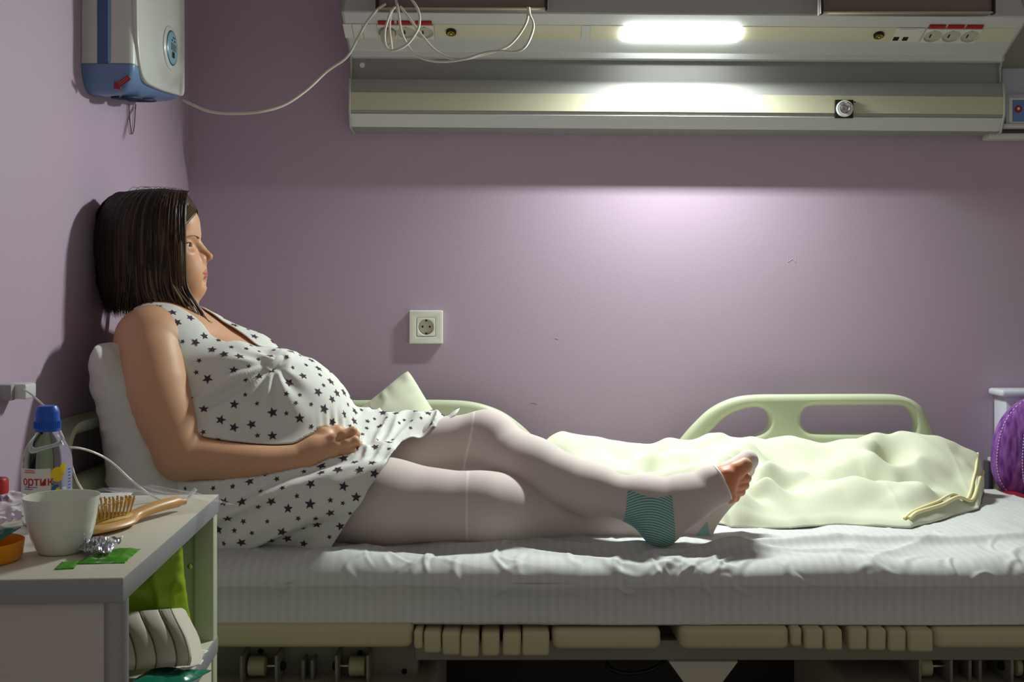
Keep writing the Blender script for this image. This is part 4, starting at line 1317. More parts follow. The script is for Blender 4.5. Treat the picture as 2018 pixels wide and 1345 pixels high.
def arm_right(B):
    limb(B, [(357, 898, 1.985, .0425), (400, 905, 1.983, .0372), (450, 910, 1.983, .0338), (500, 912, 1.987, .0312), (550, 911, 1.997, .0288), (606, 903, 2.011, .0262)])
    # right hand: back of the hand to the camera, fingers closing over the bunched dress
    w0 = PN(608, 901, 2.015)
    ix, md, rg, pk = PN(656, 867, 2.020), PN(661, 881, 2.013), PN(657, 895, 2.016), PN(646, 908, 2.024)
    for kn, r in ((ix, .0115), (md, .0118), (rg, .0115), (pk, .0110)):
        B.rc(w0, kn, .0235, r, k=.014)
    B.rc(PN(624, 886, 2.018), PN(644, 884, 2.022), .022, .017, k=.014)
    kf = .0030
    B.chain([(ix, .0108), (PN(676, 858, 2.022), .0094), (PN(695, 850, 2.030), .0084), (PN(701, 857, 2.050), .0080), (PN(695, 866, 2.066), .0070)], k=kf)
    B.chain([(md, .0110), (PN(682, 875, 2.016), .0094), (PN(699, 869, 2.023), .0088), (PN(705, 877, 2.048), .0082), (PN(698, 886, 2.064), .0072)], k=kf)
    B.chain([(rg, .0106), (PN(677, 891.5, 2.020), .0088), (PN(693, 887, 2.026), .0082), (PN(698, 894, 2.048), .0078), (PN(692, 901, 2.062), .0068)], k=kf)
    B.chain([(pk, .0098), (PN(664, 905, 2.028), .0080), (PN(679, 902, 2.034), .0078), (PN(684, 908, 2.050), .0070), (PN(678, 912, 2.060), .0062)], k=kf)
    for c, r in ((ix, .0060), (md, .0064), (rg, .0056)):
        B.el(c + np.array([-.001, -.0068, .002]), (r * 1.2, r * .7, r), k=.008)
    B.chain([(PN(618, 880, 2.026), .016), (PN(640, 859, 2.040), .0130), (PN(664, 852, 2.056), .0108), (PN(684, 855, 2.070), .0088)], k=.012)
def build_body(B):
    torso(B)
    legs(B, -0.006)
    # shoulders, neck
    B.rc(PN(292, 668, 2.045), PN(322, 632, 2.15), .052, .050, k=.04)
    B.rc(PN(330, 668, 2.30), PN(322, 632, 2.19), .052, .050, k=.04)
    B.rc(PN(325, 650, 2.175), PN(312, 560, 2.17), .056, .050, k=.03)
    # right arm
    limb(B, [(290, 668, 2.035, .055), (297, 710, 2.015, .0585), (305, 760, 2.002, .0610), (322, 812, 1.992, .0555), (338, 852, 1.987, .0485), (357, 898, 1.985, .0425)])
    arm_right(B)
    # left arm, behind the belly
    B.chain([(PN(338, 676, 2.315), .056), (PN(400, 780, 2.40), .050), (PN(462, 862, 2.42), .041), (PN(560, 875, 2.39), .033), (PN(640, 868, 2.31), .024)], k=.02)
    B.chain([(PN(640, 868, 2.31), .025), (PN(675, 860, 2.255), .022), (PN(695, 856, 2.215), .014), (PN(708, 853, 2.175), .0095), (PN(712, 856, 2.155), .008)], k=.012)
    B.chain([(PN(680, 862, 2.25), .014), (PN(700, 864, 2.21), .010), (PN(706, 868, 2.17), .008)], k=.006)
    B.chain([(PN(684, 870, 2.25), .013), (PN(700, 874, 2.21), .0095), (PN(704, 880, 2.17), .0078)], k=.006)
    # bare forefoot and toes of the far foot
    B.rc(PN(1345, 975, 2.02), PN(1418, 946, 2.025), .029, .021, k=.003, off=-.001)
    B.rc(PN(1345, 992, 2.005), PN(1424, 968, 2.010), .028, .021, k=.003, off=-.001)
    B.rc(PN(1400, 948, 2.02), PN(1425, 942, 2.02), .022, .021, k=.003, off=-.001)
    kt = .0022
    B.chain([(PN(1428, 938, 2.018), .0180), (PN(1449, 929, 2.020), .0160), (PN(1467, 918, 2.026), .0150)], k=.008)
    for a, b, r0, r1 in (((1446, 949, 2.016), (1471, 942.5, 2.036), .0098, .0098), ((1444, 961, 2.014), (1467, 956.5, 2.034), .0092, .0094),
                         ((1438, 971, 2.012), (1460, 969.5, 2.030), .0086, .0088), ((1430, 979, 2.008), (1449, 981.5, 2.024), .0082, .0084)):
        B.rc(PN(*a), PN(*b), r0, r1, k=kt)
    B.el(PN(1434, 949, 2.003), (.018, .011, .020), k=.012)
    B.rc(PN(1424, 962, 2.004), PN(1440, 982, 2.004), .014, .0095, k=.012)
    # head
    e = lambda c, r, k=.02, op='add': B.el(H(*c), r, HR, k, op)
    c = lambda a, b, ra, rb, k=.01, op='add': B.rc(H(*a), H(*b), ra, rb, k, op)
    e((-.008, 0, .028), (.090, .073, .068))
    e((.033, 0, .026), (.052, .060, .056), .03)
    e((.044, 0, -.038), (.043, .054, .062), .03)
    c((.083, 0, -.090), (.080, 0, -.086), .0205, .0205, .02)
    for s in (-1, 1):
        c((.074, s * .016, -.088), (.010, s * .054, -.058), .019, .018, .03)
        e((.066, s * .036, -.022), (.022, .020, .020), .025)
        c((.084, s * .008, .013), (.070, s * .042, .011), .0080, .0075, .014)
    e((.074, 0, .034), (.017, .038, .030), .02)
    # eye sockets
    for s in (-1, 1):
        e((.0955, s * .031, -.0055), (.0135, .0165, .0095), .010, 'sub')
    # cheeks filled out beside the mouth
    for s in (-1, 1):
        e((.060, s * .030, -.052), (.026, .022, .030), .035)
    for s in (-1, 1):
        e((.0890, s * .0490, -.006), (.0170, .0140, .0105), .012, 'sub')
    # nose
    c((.0845, 0, .006), (.0965, 0, -.012), .0070, .0072, .010)
    c((.0945, 0, -.008), (.1140, 0, -.0275), .0074, .0072, .008)
    for s in (-1, 1):
        e((.0985, s * .0108, -.0318), (.0082, .0050, .0058), .006)
        c((.1065, s * .0045, -.0375), (.101, s * .0078, -.0375), .0026, .0028, .002, 'sub')
    # mouth mound and lips
    e((.081, 0, -.060), (.024, .034, .027), .03)
    for s in (-1, 1):
        up = [((.1035, 0, -.0560), .0048), ((.1015, s * .008, -.0560), .0046), ((.0965, s * .0155, -.0588), .0034), ((.0905, s * .0235, -.0622), .0018)]
        lw = [((.1020, 0, -.0678), .0056), ((.1000, s * .008, -.0674), .0052), ((.0955, s * .0155, -.0655), .0038), ((.0905, s * .0225, -.0640), .0018)]
        gr = [((.1105, 0, -.0617), .0017), ((.1085, s * .008, -.0615), .0017), ((.1025, s * .0155, -.0623), .0016), ((.0955, s * .0225, -.0632), .0014), ((.0920, s * .0265, -.0636), .0010)]
        B.chain([(H(*a), r) for a, r in up], k=.004)
        B.chain([(H(*a), r) for a, r in lw], k=.004)
    c((.1085, 0, -.0465), (.1085, 0, -.0505), .0025, .0025, .006, 'sub')
    c((.1060, -.012, -.0775), (.1060, .012, -.0775), .0050, .0050, .012, 'sub')
    # eyelids: a shell round the eyeball with an almond opening
    for s in (-1, 1):
        e((.0715, s * .031, -.0062), (.0127, .0127, .0122), .006)
        az = np.linspace(-48, 66, 10)
        op = [(H(.0715 + .0128 * math.cos(math.radians(q)), s * (.031 + .0128 * math.sin(math.radians(q))), -.0062), .0010 + .0030 * math.sqrt(max(0, 1 - ((q - 9) / 57.5) ** 2))) for q in az]
        B.chain(op, k=.0008, op='sub')
        c((.0800, s * .024, .0022), (.0765, s * .040, .0022), .0026, .0024, .004)
    return B
body_field = build_body(Field((-0.90, 1.84, 0.555), (0.56, 2.52, 1.30), 0.0028))
V, Q = body_field.surf()
T_ = np.concatenate([Q[:, [0, 1, 2]], Q[:, [0, 2, 3]]])
# face, hand and toes are sampled finer; the pieces meet along common cuts of the same surface
fine = []
hc = HC
for lo, hi, h in (((hc[0] - .115, hc[1] - .10, hc[2] - .125), (hc[0] + .135, hc[1] + .10, hc[2] + .13), .0014),
                  ((PN(600, 0, 2.0)[0], 1.955, 0.725), (PN(722, 0, 2.05)[0], 2.105, 0.845), .0012),
                  ((PN(1405, 0, 2.02)[0], 1.955, 0.645), (PN(1492, 0, 2.03)[0], 2.068, 0.775), .0012)):
    lo, hi = np.array(lo), np.array(hi)
    def inbox(p, lo=lo, hi=hi):
        return np.min(np.minimum(p - lo, hi - p), axis=1)
    V, T_ = clip_mesh(V, T_, -inbox(V))
    fld = build_body(Field(lo - .006, hi + .006, h))
    v_, q_ = fld.surf()
    fine.append(clip_mesh(v_, q_, inbox(v_)))
    if h == .0014: head_field = fld
for v_, t_ in fine:
    T_ = np.concatenate([T_, t_ + len(V)]); V = np.concatenate([V, v_])
Q = T_
# skin, lips, rosy tips: the colours of the skin itself, plus painted shade where the lips part
SKIN = np.array(rgb(205, 158, 124)[:3]); ROSY = np.array(rgb(196, 128, 100)[:3]); LIP = np.array(rgb(186, 112, 104)[:3]); SOLE = np.array(rgb(206, 132, 96)[:3])
colr = np.tile(SKIN, (len(V), 1))
def blend(c, w):
    global colr
    colr = colr * (1 - w[:, None]) + c[None, :] * w[:, None]
def near(p, r0, r1):
    return sstep(r1, r0, np.linalg.norm(V - np.asarray(p)[None, :], axis=1))
hl = (V - HC) @ np.array([HF, HS, HU]).T
lipw = sstep(1.35, 0.75, np.abs(hl[:, 2] + .0620) / np.maximum(.0118 * np.maximum(1 - np.abs(hl[:, 1]) / .0262, 0) ** .75, 1e-5)) * sstep(.084, .088, hl[:, 0])
blend(LIP, lipw)
blend(np.array(rgb(104, 46, 46)[:3]), lipw * 0.8 * np.exp(-((hl[:, 2] + .0618 + .05 * np.abs(hl[:, 1]) ** 1.0 * .6) / .0011) ** 2))  # shade in the parting of the lips, painted on as a dark line
blend(ROSY, 0.55 * near(H(.112, 0, -.028), .004, .022))
blend(ROSY, 0.35 * near(H(.085, .04, -.03), .005, .03))
for p in ((657, 867, 2.018), (663, 881, 2.013), (659, 896, 2.018), (697, 852, 2.033), (702, 873, 2.028), (697, 890, 2.028)):
    blend(ROSY, 0.6 * near(PN(*p), .004, .014))
blend(SOLE, near(PN(1440, 950, 2.01), .03, .06))
person = empty('person', (PN(480, 955, 2.15)[0], 2.15, 0.60), 'pregnant woman in star-print nightdress and white stockings reclining on the bed', 'person')
def skin_mat(name):
    m = mat(name, rgb(205, 158, 124), rough=0.48, sss=0.12, spec=0.35, bump=0.06, bscale=700)
    nt = m.node_tree
    at = nt.nodes.new('ShaderNodeAttribute'); at.attribute_name = 'Col'
    nt.links.new(at.outputs['Color'], nt.nodes['Principled BSDF'].inputs['Base Color'])
    return m
M_skin = skin_mat('skin')
def set_col(o, c):
    a = o.data.color_attributes.new('Col', 'FLOAT_COLOR', 'POINT')
    a.data.foreach_set('color', np.concatenate([c, np.ones((len(c), 1))], 1).astype(np.float32).ravel())
nV = len(V)
body = npmesh('body', V, Q, M_skin, person)
if len(body.data.vertices) == nV:
    set_col(body, colr)
# eyes
M_eyew = mat('eye_white', rgb(214, 206, 196), rough=0.2)
M_iris = mat('iris_brown', rgb(48, 36, 26), rough=0.15)
for s in (1, -1):
    ec = Vector(H(.0715, s * .031, -.0062))
    gaze = (Vector(HF) + Vector(HU) * -0.05 + Vector(HS) * 0.03).normalized()
    ey = lathe('eye', [(0.0116 * math.sin(t), -0.0116 * math.cos(t)) for t in np.linspace(0.05, math.pi - 0.05, 16)], ec, M_eyew, person, gaze, 24, sm=180)
    lathe('iris', [(0.0056, 0.0), (0.0052, 0.0008), (0.002, 0.0013)], ec + gaze * 0.0106, M_iris, ey, gaze, 18)
    # lashes and brow
    br = []
    for t in np.linspace(0, 1, 9):
        sy = s * (.012 + .036 * t)
        br.append((sy, .0085 + .0055 * math.sin(t * 2.2) - .0055 * t * t))
    M_brow = mat('brow_hair', rgb(78, 55, 39), rough=0.6)
    def onface(s_, u_, lift=0.0004):
        # march from the front onto the skin
        fs = np.linspace(.125, .02, 220)
        pts = np.array([H(f, s_, u_) for f in fs])
        val = head_field.sample(pts)
        i = int(np.argmax(val < 0)) if (val < 0).any() else len(fs) - 1
        return Vector(H(fs[i] + lift, s_, u_))
    pts = [onface(a, b) for a, b in br]
    tube('eyebrow', pts, [.0018, .0032, .0036, .0034, .0031, .0027, .0022, .0016, .0008] + [.0008] * 60, M_brow, person, seg=6, n=1)
    lash = []
    for q in np.linspace(-48, 66, 10):
        el_ = math.asin((.0010 + .0030 * math.sqrt(max(0, 1 - ((q - 9) / 57.5) ** 2))) / .0128) + 0.03
        a_ = math.radians(q)
        lash.append(Vector(H(.0715 + .0131 * math.cos(a_) * math.cos(el_), s * (.031 + .0131 * math.sin(a_) * math.cos(el_)), -.0062 + .0131 * math.sin(el_))))
    tube('eyelashes', lash, .0009, mat('lash_dark', rgb(26, 18, 14), rough=0.6), person, seg=5, n=2)
# necklace pendant and ring
M_gold = mat('gold', rgb(214, 170, 96), rough=0.2, metal=1.0)
ringc = PN(671, 892, 2.0185)
rd_ = (PN(677, 891, 2.010) - PN(657, 895, 2.006)); rd_ /= np.linalg.norm(rd_)
bm = bmesh.new()
fr = frame_z(rd_)
pts = [Vector(ringc) + (fr @ Vector((0.0104 * math.cos(t), 0.0104 * math.sin(t), 0))) for t in np.linspace(0, 2 * math.pi, 29)]
bm_tube(bm, pts, 0.0013, 6)
from_bm('gold_ring', bm, M_gold, person, 60)
# ================================================================ stockings
M_stock = mat('white_stocking', rgb(214, 200, 196), rough=0.72, spec=0.2, bump=0.05, bscale=1200)
def stocking_mat():
    nt = M_stock.node_tree
    b = nt.nodes['Principled BSDF']
    b.inputs['Sheen Weight'].default_value = 0.25
    at = nt.nodes.new('ShaderNodeAttribute'); at.attribute_name = 'Col'
    nt.links.new(at.outputs['Color'], b.inputs['Base Color'])
stocking_mat()
A0, A1 = PN(1411, 930, 2.02), PN(1440, 990, 2.0)
nrm = np.array([A1[2] - A0[2], 0, -(A1[0] - A0[0])]); nrm /= np.linalg.norm(nrm)
if nrm[0] < 0: nrm = -nrm
nrm = nrm + np.array([0, 0.10, 0]); nrm /= np.linalg.norm(nrm)
def make_stocking(fn, far):
    S_ = Field((-0.42, 1.9, 0.57), (0.54, 2.40, 0.97), 0.0026)
    fn(S_, 0.0022)
    v, q = S_.surf()
    v = relax(v, q, 2, 0.5)
    g = v[:, 0] - PN(560, 960, 2.1)[0]        # top end, hidden in the dress
    if far:                                   # opening over the toes: a plane across the foot
        g = np.minimum(g, np.where((v[:, 0] > 0.30) & (v[:, 1] < 2.066), -((v - A0) @ nrm), 0.05))
    return S_, clip_mesh(v, q, g)
S_near, (nv_, nt_) = make_stocking(leg_near, False)
S_far, (fv, ft) = make_stocking(leg_far, True)
TEAL = np.array(rgb(84, 142, 138)[:3]); TEALP = np.array(rgb(150, 178, 172)[:3]); STW = np.array(rgb(202, 189, 184)[:3]); STB = np.array(rgb(226, 220, 220)[:3])
for nm, v_, t_, isnear, lab in (('stocking', nv_, nt_, True, 'white stocking of the leg lying flat'), ('stocking', fv, ft, False, 'white stocking with teal heel patch on the crossed leg')):
    px_ = CX + v_[:, 0] * F / v_[:, 1]; py_ = HY - (v_[:, 2] - ZC) * F / v_[:, 1]
    c_ = np.tile(STW, (len(v_), 1))
    # knitted seam ring above each knee
    if isnear:
        q = v_[:, 0] - PN(922, 1000, 2.03)[0]
    else:
        q = v_[:, 0] - PN(924, 860, 2.2)[0] - 0.012 * np.sin((v_[:, 2] - 0.76) * 20)
    w = np.exp(-(q / 0.0016) ** 2)[:, None] * 0.8
    c_ = c_ * (1 - w) + np.array(rgb(240, 234, 232)[:3]) * w
    o = npmesh(nm, v_, t_, M_stock, person)
    o['label'] = lab
    if len(o.data.vertices) == len(c_):
        set_col(o, c_)
    # welt above the knee, thin raised ring is colour only; heel patch as its own knitted part
    so = o.modifiers.new('thickness', 'SOLIDIFY'); so.thickness = 0.0012; so.offset = 1
# hem band at the open toe
def boundary_band():
    pass
# teal heel patch: band of the stocking surface, raised a hair, with knitted stripes
M_teal = mat('teal_heel_patch', rgb(84, 142, 138), rough=0.75)
def teal_nodes():
    nt = M_teal.node_tree
    b = nt.nodes['Principled BSDF']
    tc = nt.nodes.new('ShaderNodeTexCoord'); uv = nt.nodes.new('ShaderNodeAttribute'); uv.attribute_name = 'Row'
    mu = nt.nodes.new('ShaderNodeMath'); mu.operation = 'MULTIPLY'; mu.inputs[1].default_value = 2 * math.pi / 0.00480
    sn = nt.nodes.new('ShaderNodeMath'); sn.operation = 'SINE'
    nt.links.new(uv.outputs['Fac'], mu.inputs[0]); nt.links.new(mu.outputs[0], sn.inputs[0])
    mr = nt.nodes.new('ShaderNodeMapRange'); mr.inputs['From Min'].default_value = -0.4; mr.inputs['From Max'].default_value = 0.6
    nt.links.new(sn.outputs[0], mr.inputs['Value'])
    mx = nt.nodes.new('ShaderNodeMix'); mx.data_type = 'RGBA'
    mx.inputs['A'].default_value = rgb(84, 146, 144); mx.inputs['B'].default_value = rgb(172, 200, 192)
    nt.links.new(mr.outputs[0], mx.inputs['Factor'])
    nt.links.new(mx.outputs['Result'], b.inputs['Base Color'])
teal_nodes()
def patch(Vv, Tt, corners, D, row_dir, name, parent, off=0.0012, m=None, extra=None):
    """cut the surface with four planes through the camera-facing quad (given in the x-z plane at depth D)"""
    C = [np.array([PN(x, y, D)[0], PN(x, y, D)[2]]) for x, y in corners]
    # outward offset along normals
    g = np.full(len(Vv), 1.0)
    for a, b in zip(C, C[1:] + C[:1]):
        e = b - a
        n2 = np.array([e[1], -e[0]]); n2 /= np.linalg.norm(n2)
        ctr = sum(C) / 4
        if (ctr - a) @ n2 < 0: n2 = -n2
        g = np.minimum(g, (Vv[:, [0, 2]] - a) @ n2)
    if extra is not None:
        g = np.minimum(g, extra(Vv))
    return clip_mesh(Vv, Tt, g)
pc = [(1241, 940), (1323, 940), (1331, 1095), (1226, 1095)]
pv, pt = patch(fv, ft, pc, 1.97, None, 'heel_patch', None, extra=lambda v: np.minimum(2.03 - v[:, 1], ((HY - (v[:, 2] - ZC) * F / v[:, 1]) - (967 + 14 * np.sin(np.clip((CX + v[:, 0] * F / v[:, 1] - 1241) / 82, 0, 1) * 2.4))) * .001))
pn = S_far.normals(pv)
pv2 = pv + pn * 0.0018
ho = npmesh('heel_patch', pv2, pt, M_teal, [c for c in person.children if c.name.startswith('stocking')][-1])
ra = ho.data.attributes.new('Row', 'FLOAT', 'POINT')
if len(ho.data.vertices) == len(pv2):
    r0 = PN(1236, 1010, 1.985)
    dirr = np.array([0.35, 0.55, 1.0]); dirr /= np.linalg.norm(dirr)
    rowv = pv2[:, 2] - 0.018 * np.sin((pv2[:, 0] - r0[0]) * 32 + 0.4) + 0.0
    ra.data.foreach_set('value', rowv.astype(np.float32))
pv, pt = patch(nv_, nt_, [(1372, 1058), (1384, 1043), (1396, 1030), (1402, 1075)], 2.06, None, 'x', None)
if len(pt):
    ho2 = npmesh('heel_patch', pv + S_near.normals(pv) * 0.0018, pt, M_teal, [c for c in person.children if c.name.startswith('stocking')][0])
# toe-opening hem: tube along the opening
bd = {}
for t in ft.tolist():
    for a, b in ((t[0], t[1]), (t[1], t[2]), (t[2], t[0])):
        if (b, a) in bd: del bd[(b, a)]
        else: bd[(a, b)] = 1
nxt = {a: b for a, b in bd}
loops = []
seen = set()
for s0 in list(nxt):
    if s0 in seen: continue
    L_ = [s0]; seen.add(s0); c0 = nxt[s0]
    while c0 in nxt and c0 not in seen:
        L_.append(c0); seen.add(c0); c0 = nxt[c0]
    loops.append(L_)
loops = [fv[l] for l in loops if len(l) > 20]
loops = [l for l in loops if l[:, 0].mean() > 0.3 and l[:, 0].mean() < 0.5 and abs(((l - A0) @ nrm)).mean() < 0.010]
for l in loops[:1]:
    st_ = max(1, len(l) // 40)
    ring = [Vector(p) for p in l[::st_]]
    ring.append(ring[0])
    bm = bmesh.new()
    bm_tube(bm, ring, 0.0024, 8)
    from_bm('toe_hem', bm, mat('stocking_hem_white', rgb(226, 220, 220), rough=0.7), [c for c in person.children if c.name.startswith('stocking')][-1], 60)
# ================================================================ nightdress
M_dress = mat('white_jersey', rgb(218, 219, 212), rough=0.75, spec=0.2, bump=0.06, bscale=1000)
M_star = mat('star_print_plum', rgb(74, 58, 72), rough=0.8, spec=0.1)
Dr = Field((-0.86, 1.86, 0.565), (0.10, 2.46, 1.12), 0.0030)
torso(Dr, off=0.006, k=0.055)
thighs(Dr, off=0.010, k=0.05)
Dr.rc(PN(292, 672, 2.055), PN(322, 640, 2.14), .052, .050, k=.04, off=0.004)
Dr.rc(PN(330, 672, 2.29), PN(322, 640, 2.19), .052, .050, k=.04, off=0.004)
# skirt: cloth slack over and between the thighs
Dr.rc(PN(505, 968, 2.065), PN(780, 988, 2.055), .104, .084, k=.05)
Dr.rc(PN(520, 930, 2.24), PN(900, 880, 2.215), .098, .068, k=.05)
Dr.rc(PN(560, 940, 2.15), PN(790, 925, 2.14), .095, .055, k=.06)
Dr.rc(PN(470, 1035, 2.03), PN(640, 1052, 2.02), .030, .022, k=.05)
# knot under the bust
KN = PN(552, 714, 2.13)
Dr.el(PN(548, 712, 2.12), (.030, .05, .016), k=.03)
DV, DQ = Dr.surf()
DV = relax(DV, DQ, 2, 0.5)
DN_ = Dr.normals(DV)
px_ = CX + DV[:, 0] * F / DV[:, 1]; py_ = HY - (DV[:, 2] - ZC) * F / DV[:, 1]
# --- wrinkles
n1, n2, n3 = vnoise(21), vnoise(22), vnoise(23)
kd = DV - KN
kr = np.linalg.norm(kd[:, [0, 2]], axis=1)
ang = np.arctan2(kd[:, 2], kd[:, 0])
below = sstep(0.25, -0.15, np.sin(ang + 0.55))
knot_amp = np.exp(-(kr / 0.095) ** 2) * sstep(0.010, 0.05, kr) * (0.30 + 0.70 * below)
disp = 0.0052 * np.sin(ang * 11 + 1.5 * n1(DV[:, 0] * 7, DV[:, 2] * 7)) * knot_amp
# twisted folds running from the bust into the knot
al = (px_ - 552) * 0.94 + (py_ - 714) * 0.34
ac_ = -(px_ - 552) * 0.34 + (py_ - 714) * 0.94
disp += 0.0040 * np.sin(ac_ / 4.2 + 0.6) * np.exp(-(ac_ / 16) ** 2) * sstep(-95, -40, al) * sstep(30, 0, al)
# pleats above the hand where the cloth is pulled tight
hp = PN(692, 850, 2.05)
hd = DV - hp
hr = np.linalg.norm(hd, axis=1)
disp += 0.0060 * np.sin(hd[:, 0] * 520 + hd[:, 2] * 60) * np.exp(-((hd[:, 0]) / 0.035) ** 2) * np.exp(-((hd[:, 2] - 0.012) / 0.030) ** 2) * sstep(2.13, 2.06, DV[:, 1])
# diagonal drag folds of the skirt, fanning from the hand to the hip
skirt = sstep(895, 930, py_) * sstep(380, 430, px_)
u = (px_ - 700) * 0.42 + (py_ - 880) * 1.0
vv = (px_ - 700) * 1.0 - (py_ - 880) * 0.42
wn = n2(u / 60, vv / 240, 0.0)
disp += skirt * (0.024 * (1 - n2(u / 46, vv / 260, 3.0) ** 2) ** 7 - 0.005 + 0.006 * wn)
bund = sstep(690, 720, px_) * sstep(925, 880, py_)
disp += bund * 0.020 * (0.5 - np.abs(n3((px_ + py_ * 0.6) / 24, (py_ - px_ * .25) / 60, DV[:, 1] * 12)))
# loose folds at the side of the bust and under the arm
side = np.exp(-(((px_ - 400) / 60) ** 2 + ((py_ - 830) / 90) ** 2))
disp += side * 0.006 * (1 - np.abs(n1(u / 30, vv / 120, 6.0))) ** 3
# under-bust seam groove
sl = np.array([[405, 800], [450, 775], [500, 742], [552, 716]], float)
def seg2(p, a, b):
    ba = b - a
    t = np.clip(((p - a) @ ba) / (ba @ ba), 0, 1)
    return np.linalg.norm(p - a - t[:, None] * ba, axis=1)
pp2 = np.stack([px_, py_], 1)
ds = np.min([seg2(pp2, a, b) for a, b in zip(sl[:-1], sl[1:])], axis=0)
disp -= 0.0055 * np.exp(-(ds / 9) ** 2) * (DV[:, 1] < 2.15)
disp += 0.0040 * np.exp(-((ds - 16) / 10) ** 2) * (DV[:, 1] < 2.15)
disp += 0.0012 * n1(DV[:, 0] * 30, DV[:, 1] * 30, DV[:, 2] * 30)
DV = DV + DN_ * disp[:, None]
Tf = Field((-0.86, 1.86, 0.565), (0.10, 2.46, 1.12), 0.0040)
torso(Tf); thighs(Tf)
pen = np.maximum(0.0030 - Tf.sample(DV), 0)
DV = DV + DN_ * pen[:, None]
DV = relax(DV, DQ, 2, 0.5)
# the cloth gives way under the forearm and hand
Af = Field((PN(330, 0, 2.0)[0], 1.90, 0.68), (PN(740, 0, 2.05)[0], 2.12, 0.90), 0.0028)
arm_right(Af)
for _ in range(6):
    pa = 0.0025 - Af.sample(DV)
    m_ = (pa > 0) & (DV[:, 1] < 2.115) & (DV[:, 1] > 1.92)
    DV[m_, 1] += pa[m_] * 1.1
    if _ in (2, 4):
        nb = (Af.sample(DV) > 0.012)
        DV = relax(DV, DQ, 3, 0.5, pin=nb)
DV[:, 2] = np.maximum(DV[:, 2], 0.6035)
px_ = CX + DV[:, 0] * F / DV[:, 1]; py_ = HY - (DV[:, 2] - ZC) * F / DV[:, 1]
Y = DV[:, 1]
# --- cuts
def side_of(x0, y0, x1, y1):
    """signed pixel distance, positive to the left of the directed line (screen y down)"""
    dx, dy = x1 - x0, y1 - y0
    L = math.hypot(dx, dy)
    return ((px_ - x0) * dy - (py_ - y0) * dx) / L
hem_n = side_of(650, 1085, 774, 893)         # >0 right?
if hem_n[np.argmin((px_ - 500) ** 2 + (py_ - 980) ** 2)] < 0: hem_n = -hem_n
hem_f = side_of(856, 884, 897, 820)
if hem_f[np.argmin((px_ - 700) ** 2 + (py_ - 860) ** 2)] < 0: hem_f = -hem_f
w = sstep(2.10, 2.20, Y)
hem_n = hem_n + 3.0 * n1(py_ / 30, 0.0, 0.5)
hem_f = hem_f + 4.0 * n1(py_ / 16, 0.0, 2.5)
g = (hem_n * (1 - w) + hem_f * w) * 0.001
# V neck
vb = PN(497, 722, 2.10)
chest_dir = np.array([-(492 - 345) , 0, (703 - 625)], float); chest_dir /= np.linalg.norm(chest_dir)
a_ = (DV - vb) @ chest_dir
ctr = 2.178
aa_ = np.maximum(a_, 0)
wid_near = np.minimum(0.010 + 1.7 * aa_, 0.110)
wid_far = np.minimum(0.005 + 0.42 * aa_, 0.110)
g_neck = np.where(a_ > 0, np.where(Y < ctr, ctr - Y - wid_near, Y - ctr - wid_far), 0.05)
g = np.minimum(g, g_neck)
# armholes
pl_ = np.array([[240, 600], [262, 609], [300, 609], [330, 622], [347, 650], [356, 690], [362, 740], [370, 800], [376, 846], [330, 862], [200, 850], [200, 640]], float)
def inside_poly(p, poly):
    n = len(poly); c = np.zeros(len(p), bool)
    dmin = np.full(len(p), 1e9)
    for i in range(n):
        a, b = poly[i], poly[(i + 1) % n]
        dmin = np.minimum(dmin, seg2(p, a, b))
        cond = ((a[1] > p[:, 1]) != (b[1] > p[:, 1])) & (p[:, 0] < (b[0] - a[0]) * (p[:, 1] - a[1]) / (b[1] - a[1] + 1e-12) + a[0])
        c ^= cond
    return np.where(c, -dmin, dmin)
ga = inside_poly(np.stack([px_, py_], 1), pl_) * 0.001
g = np.minimum(g, np.where(Y < 2.085, ga, 0.05))
sf = PN(338, 676, 2.315)
g = np.minimum(g, np.where(Y > 2.26, np.linalg.norm(DV - sf, axis=1) - 0.078, 0.05))
dv, dt = clip_mesh(DV, DQ, g)
dress = npmesh('nightdress', dv, dt, M_dress, person)
dress['label'] = 'white sleeveless nightdress printed with dark stars'
so = dress.modifiers.new('thickness', 'SOLIDIFY'); so.thickness = 0.0022; so.offset = -1.0
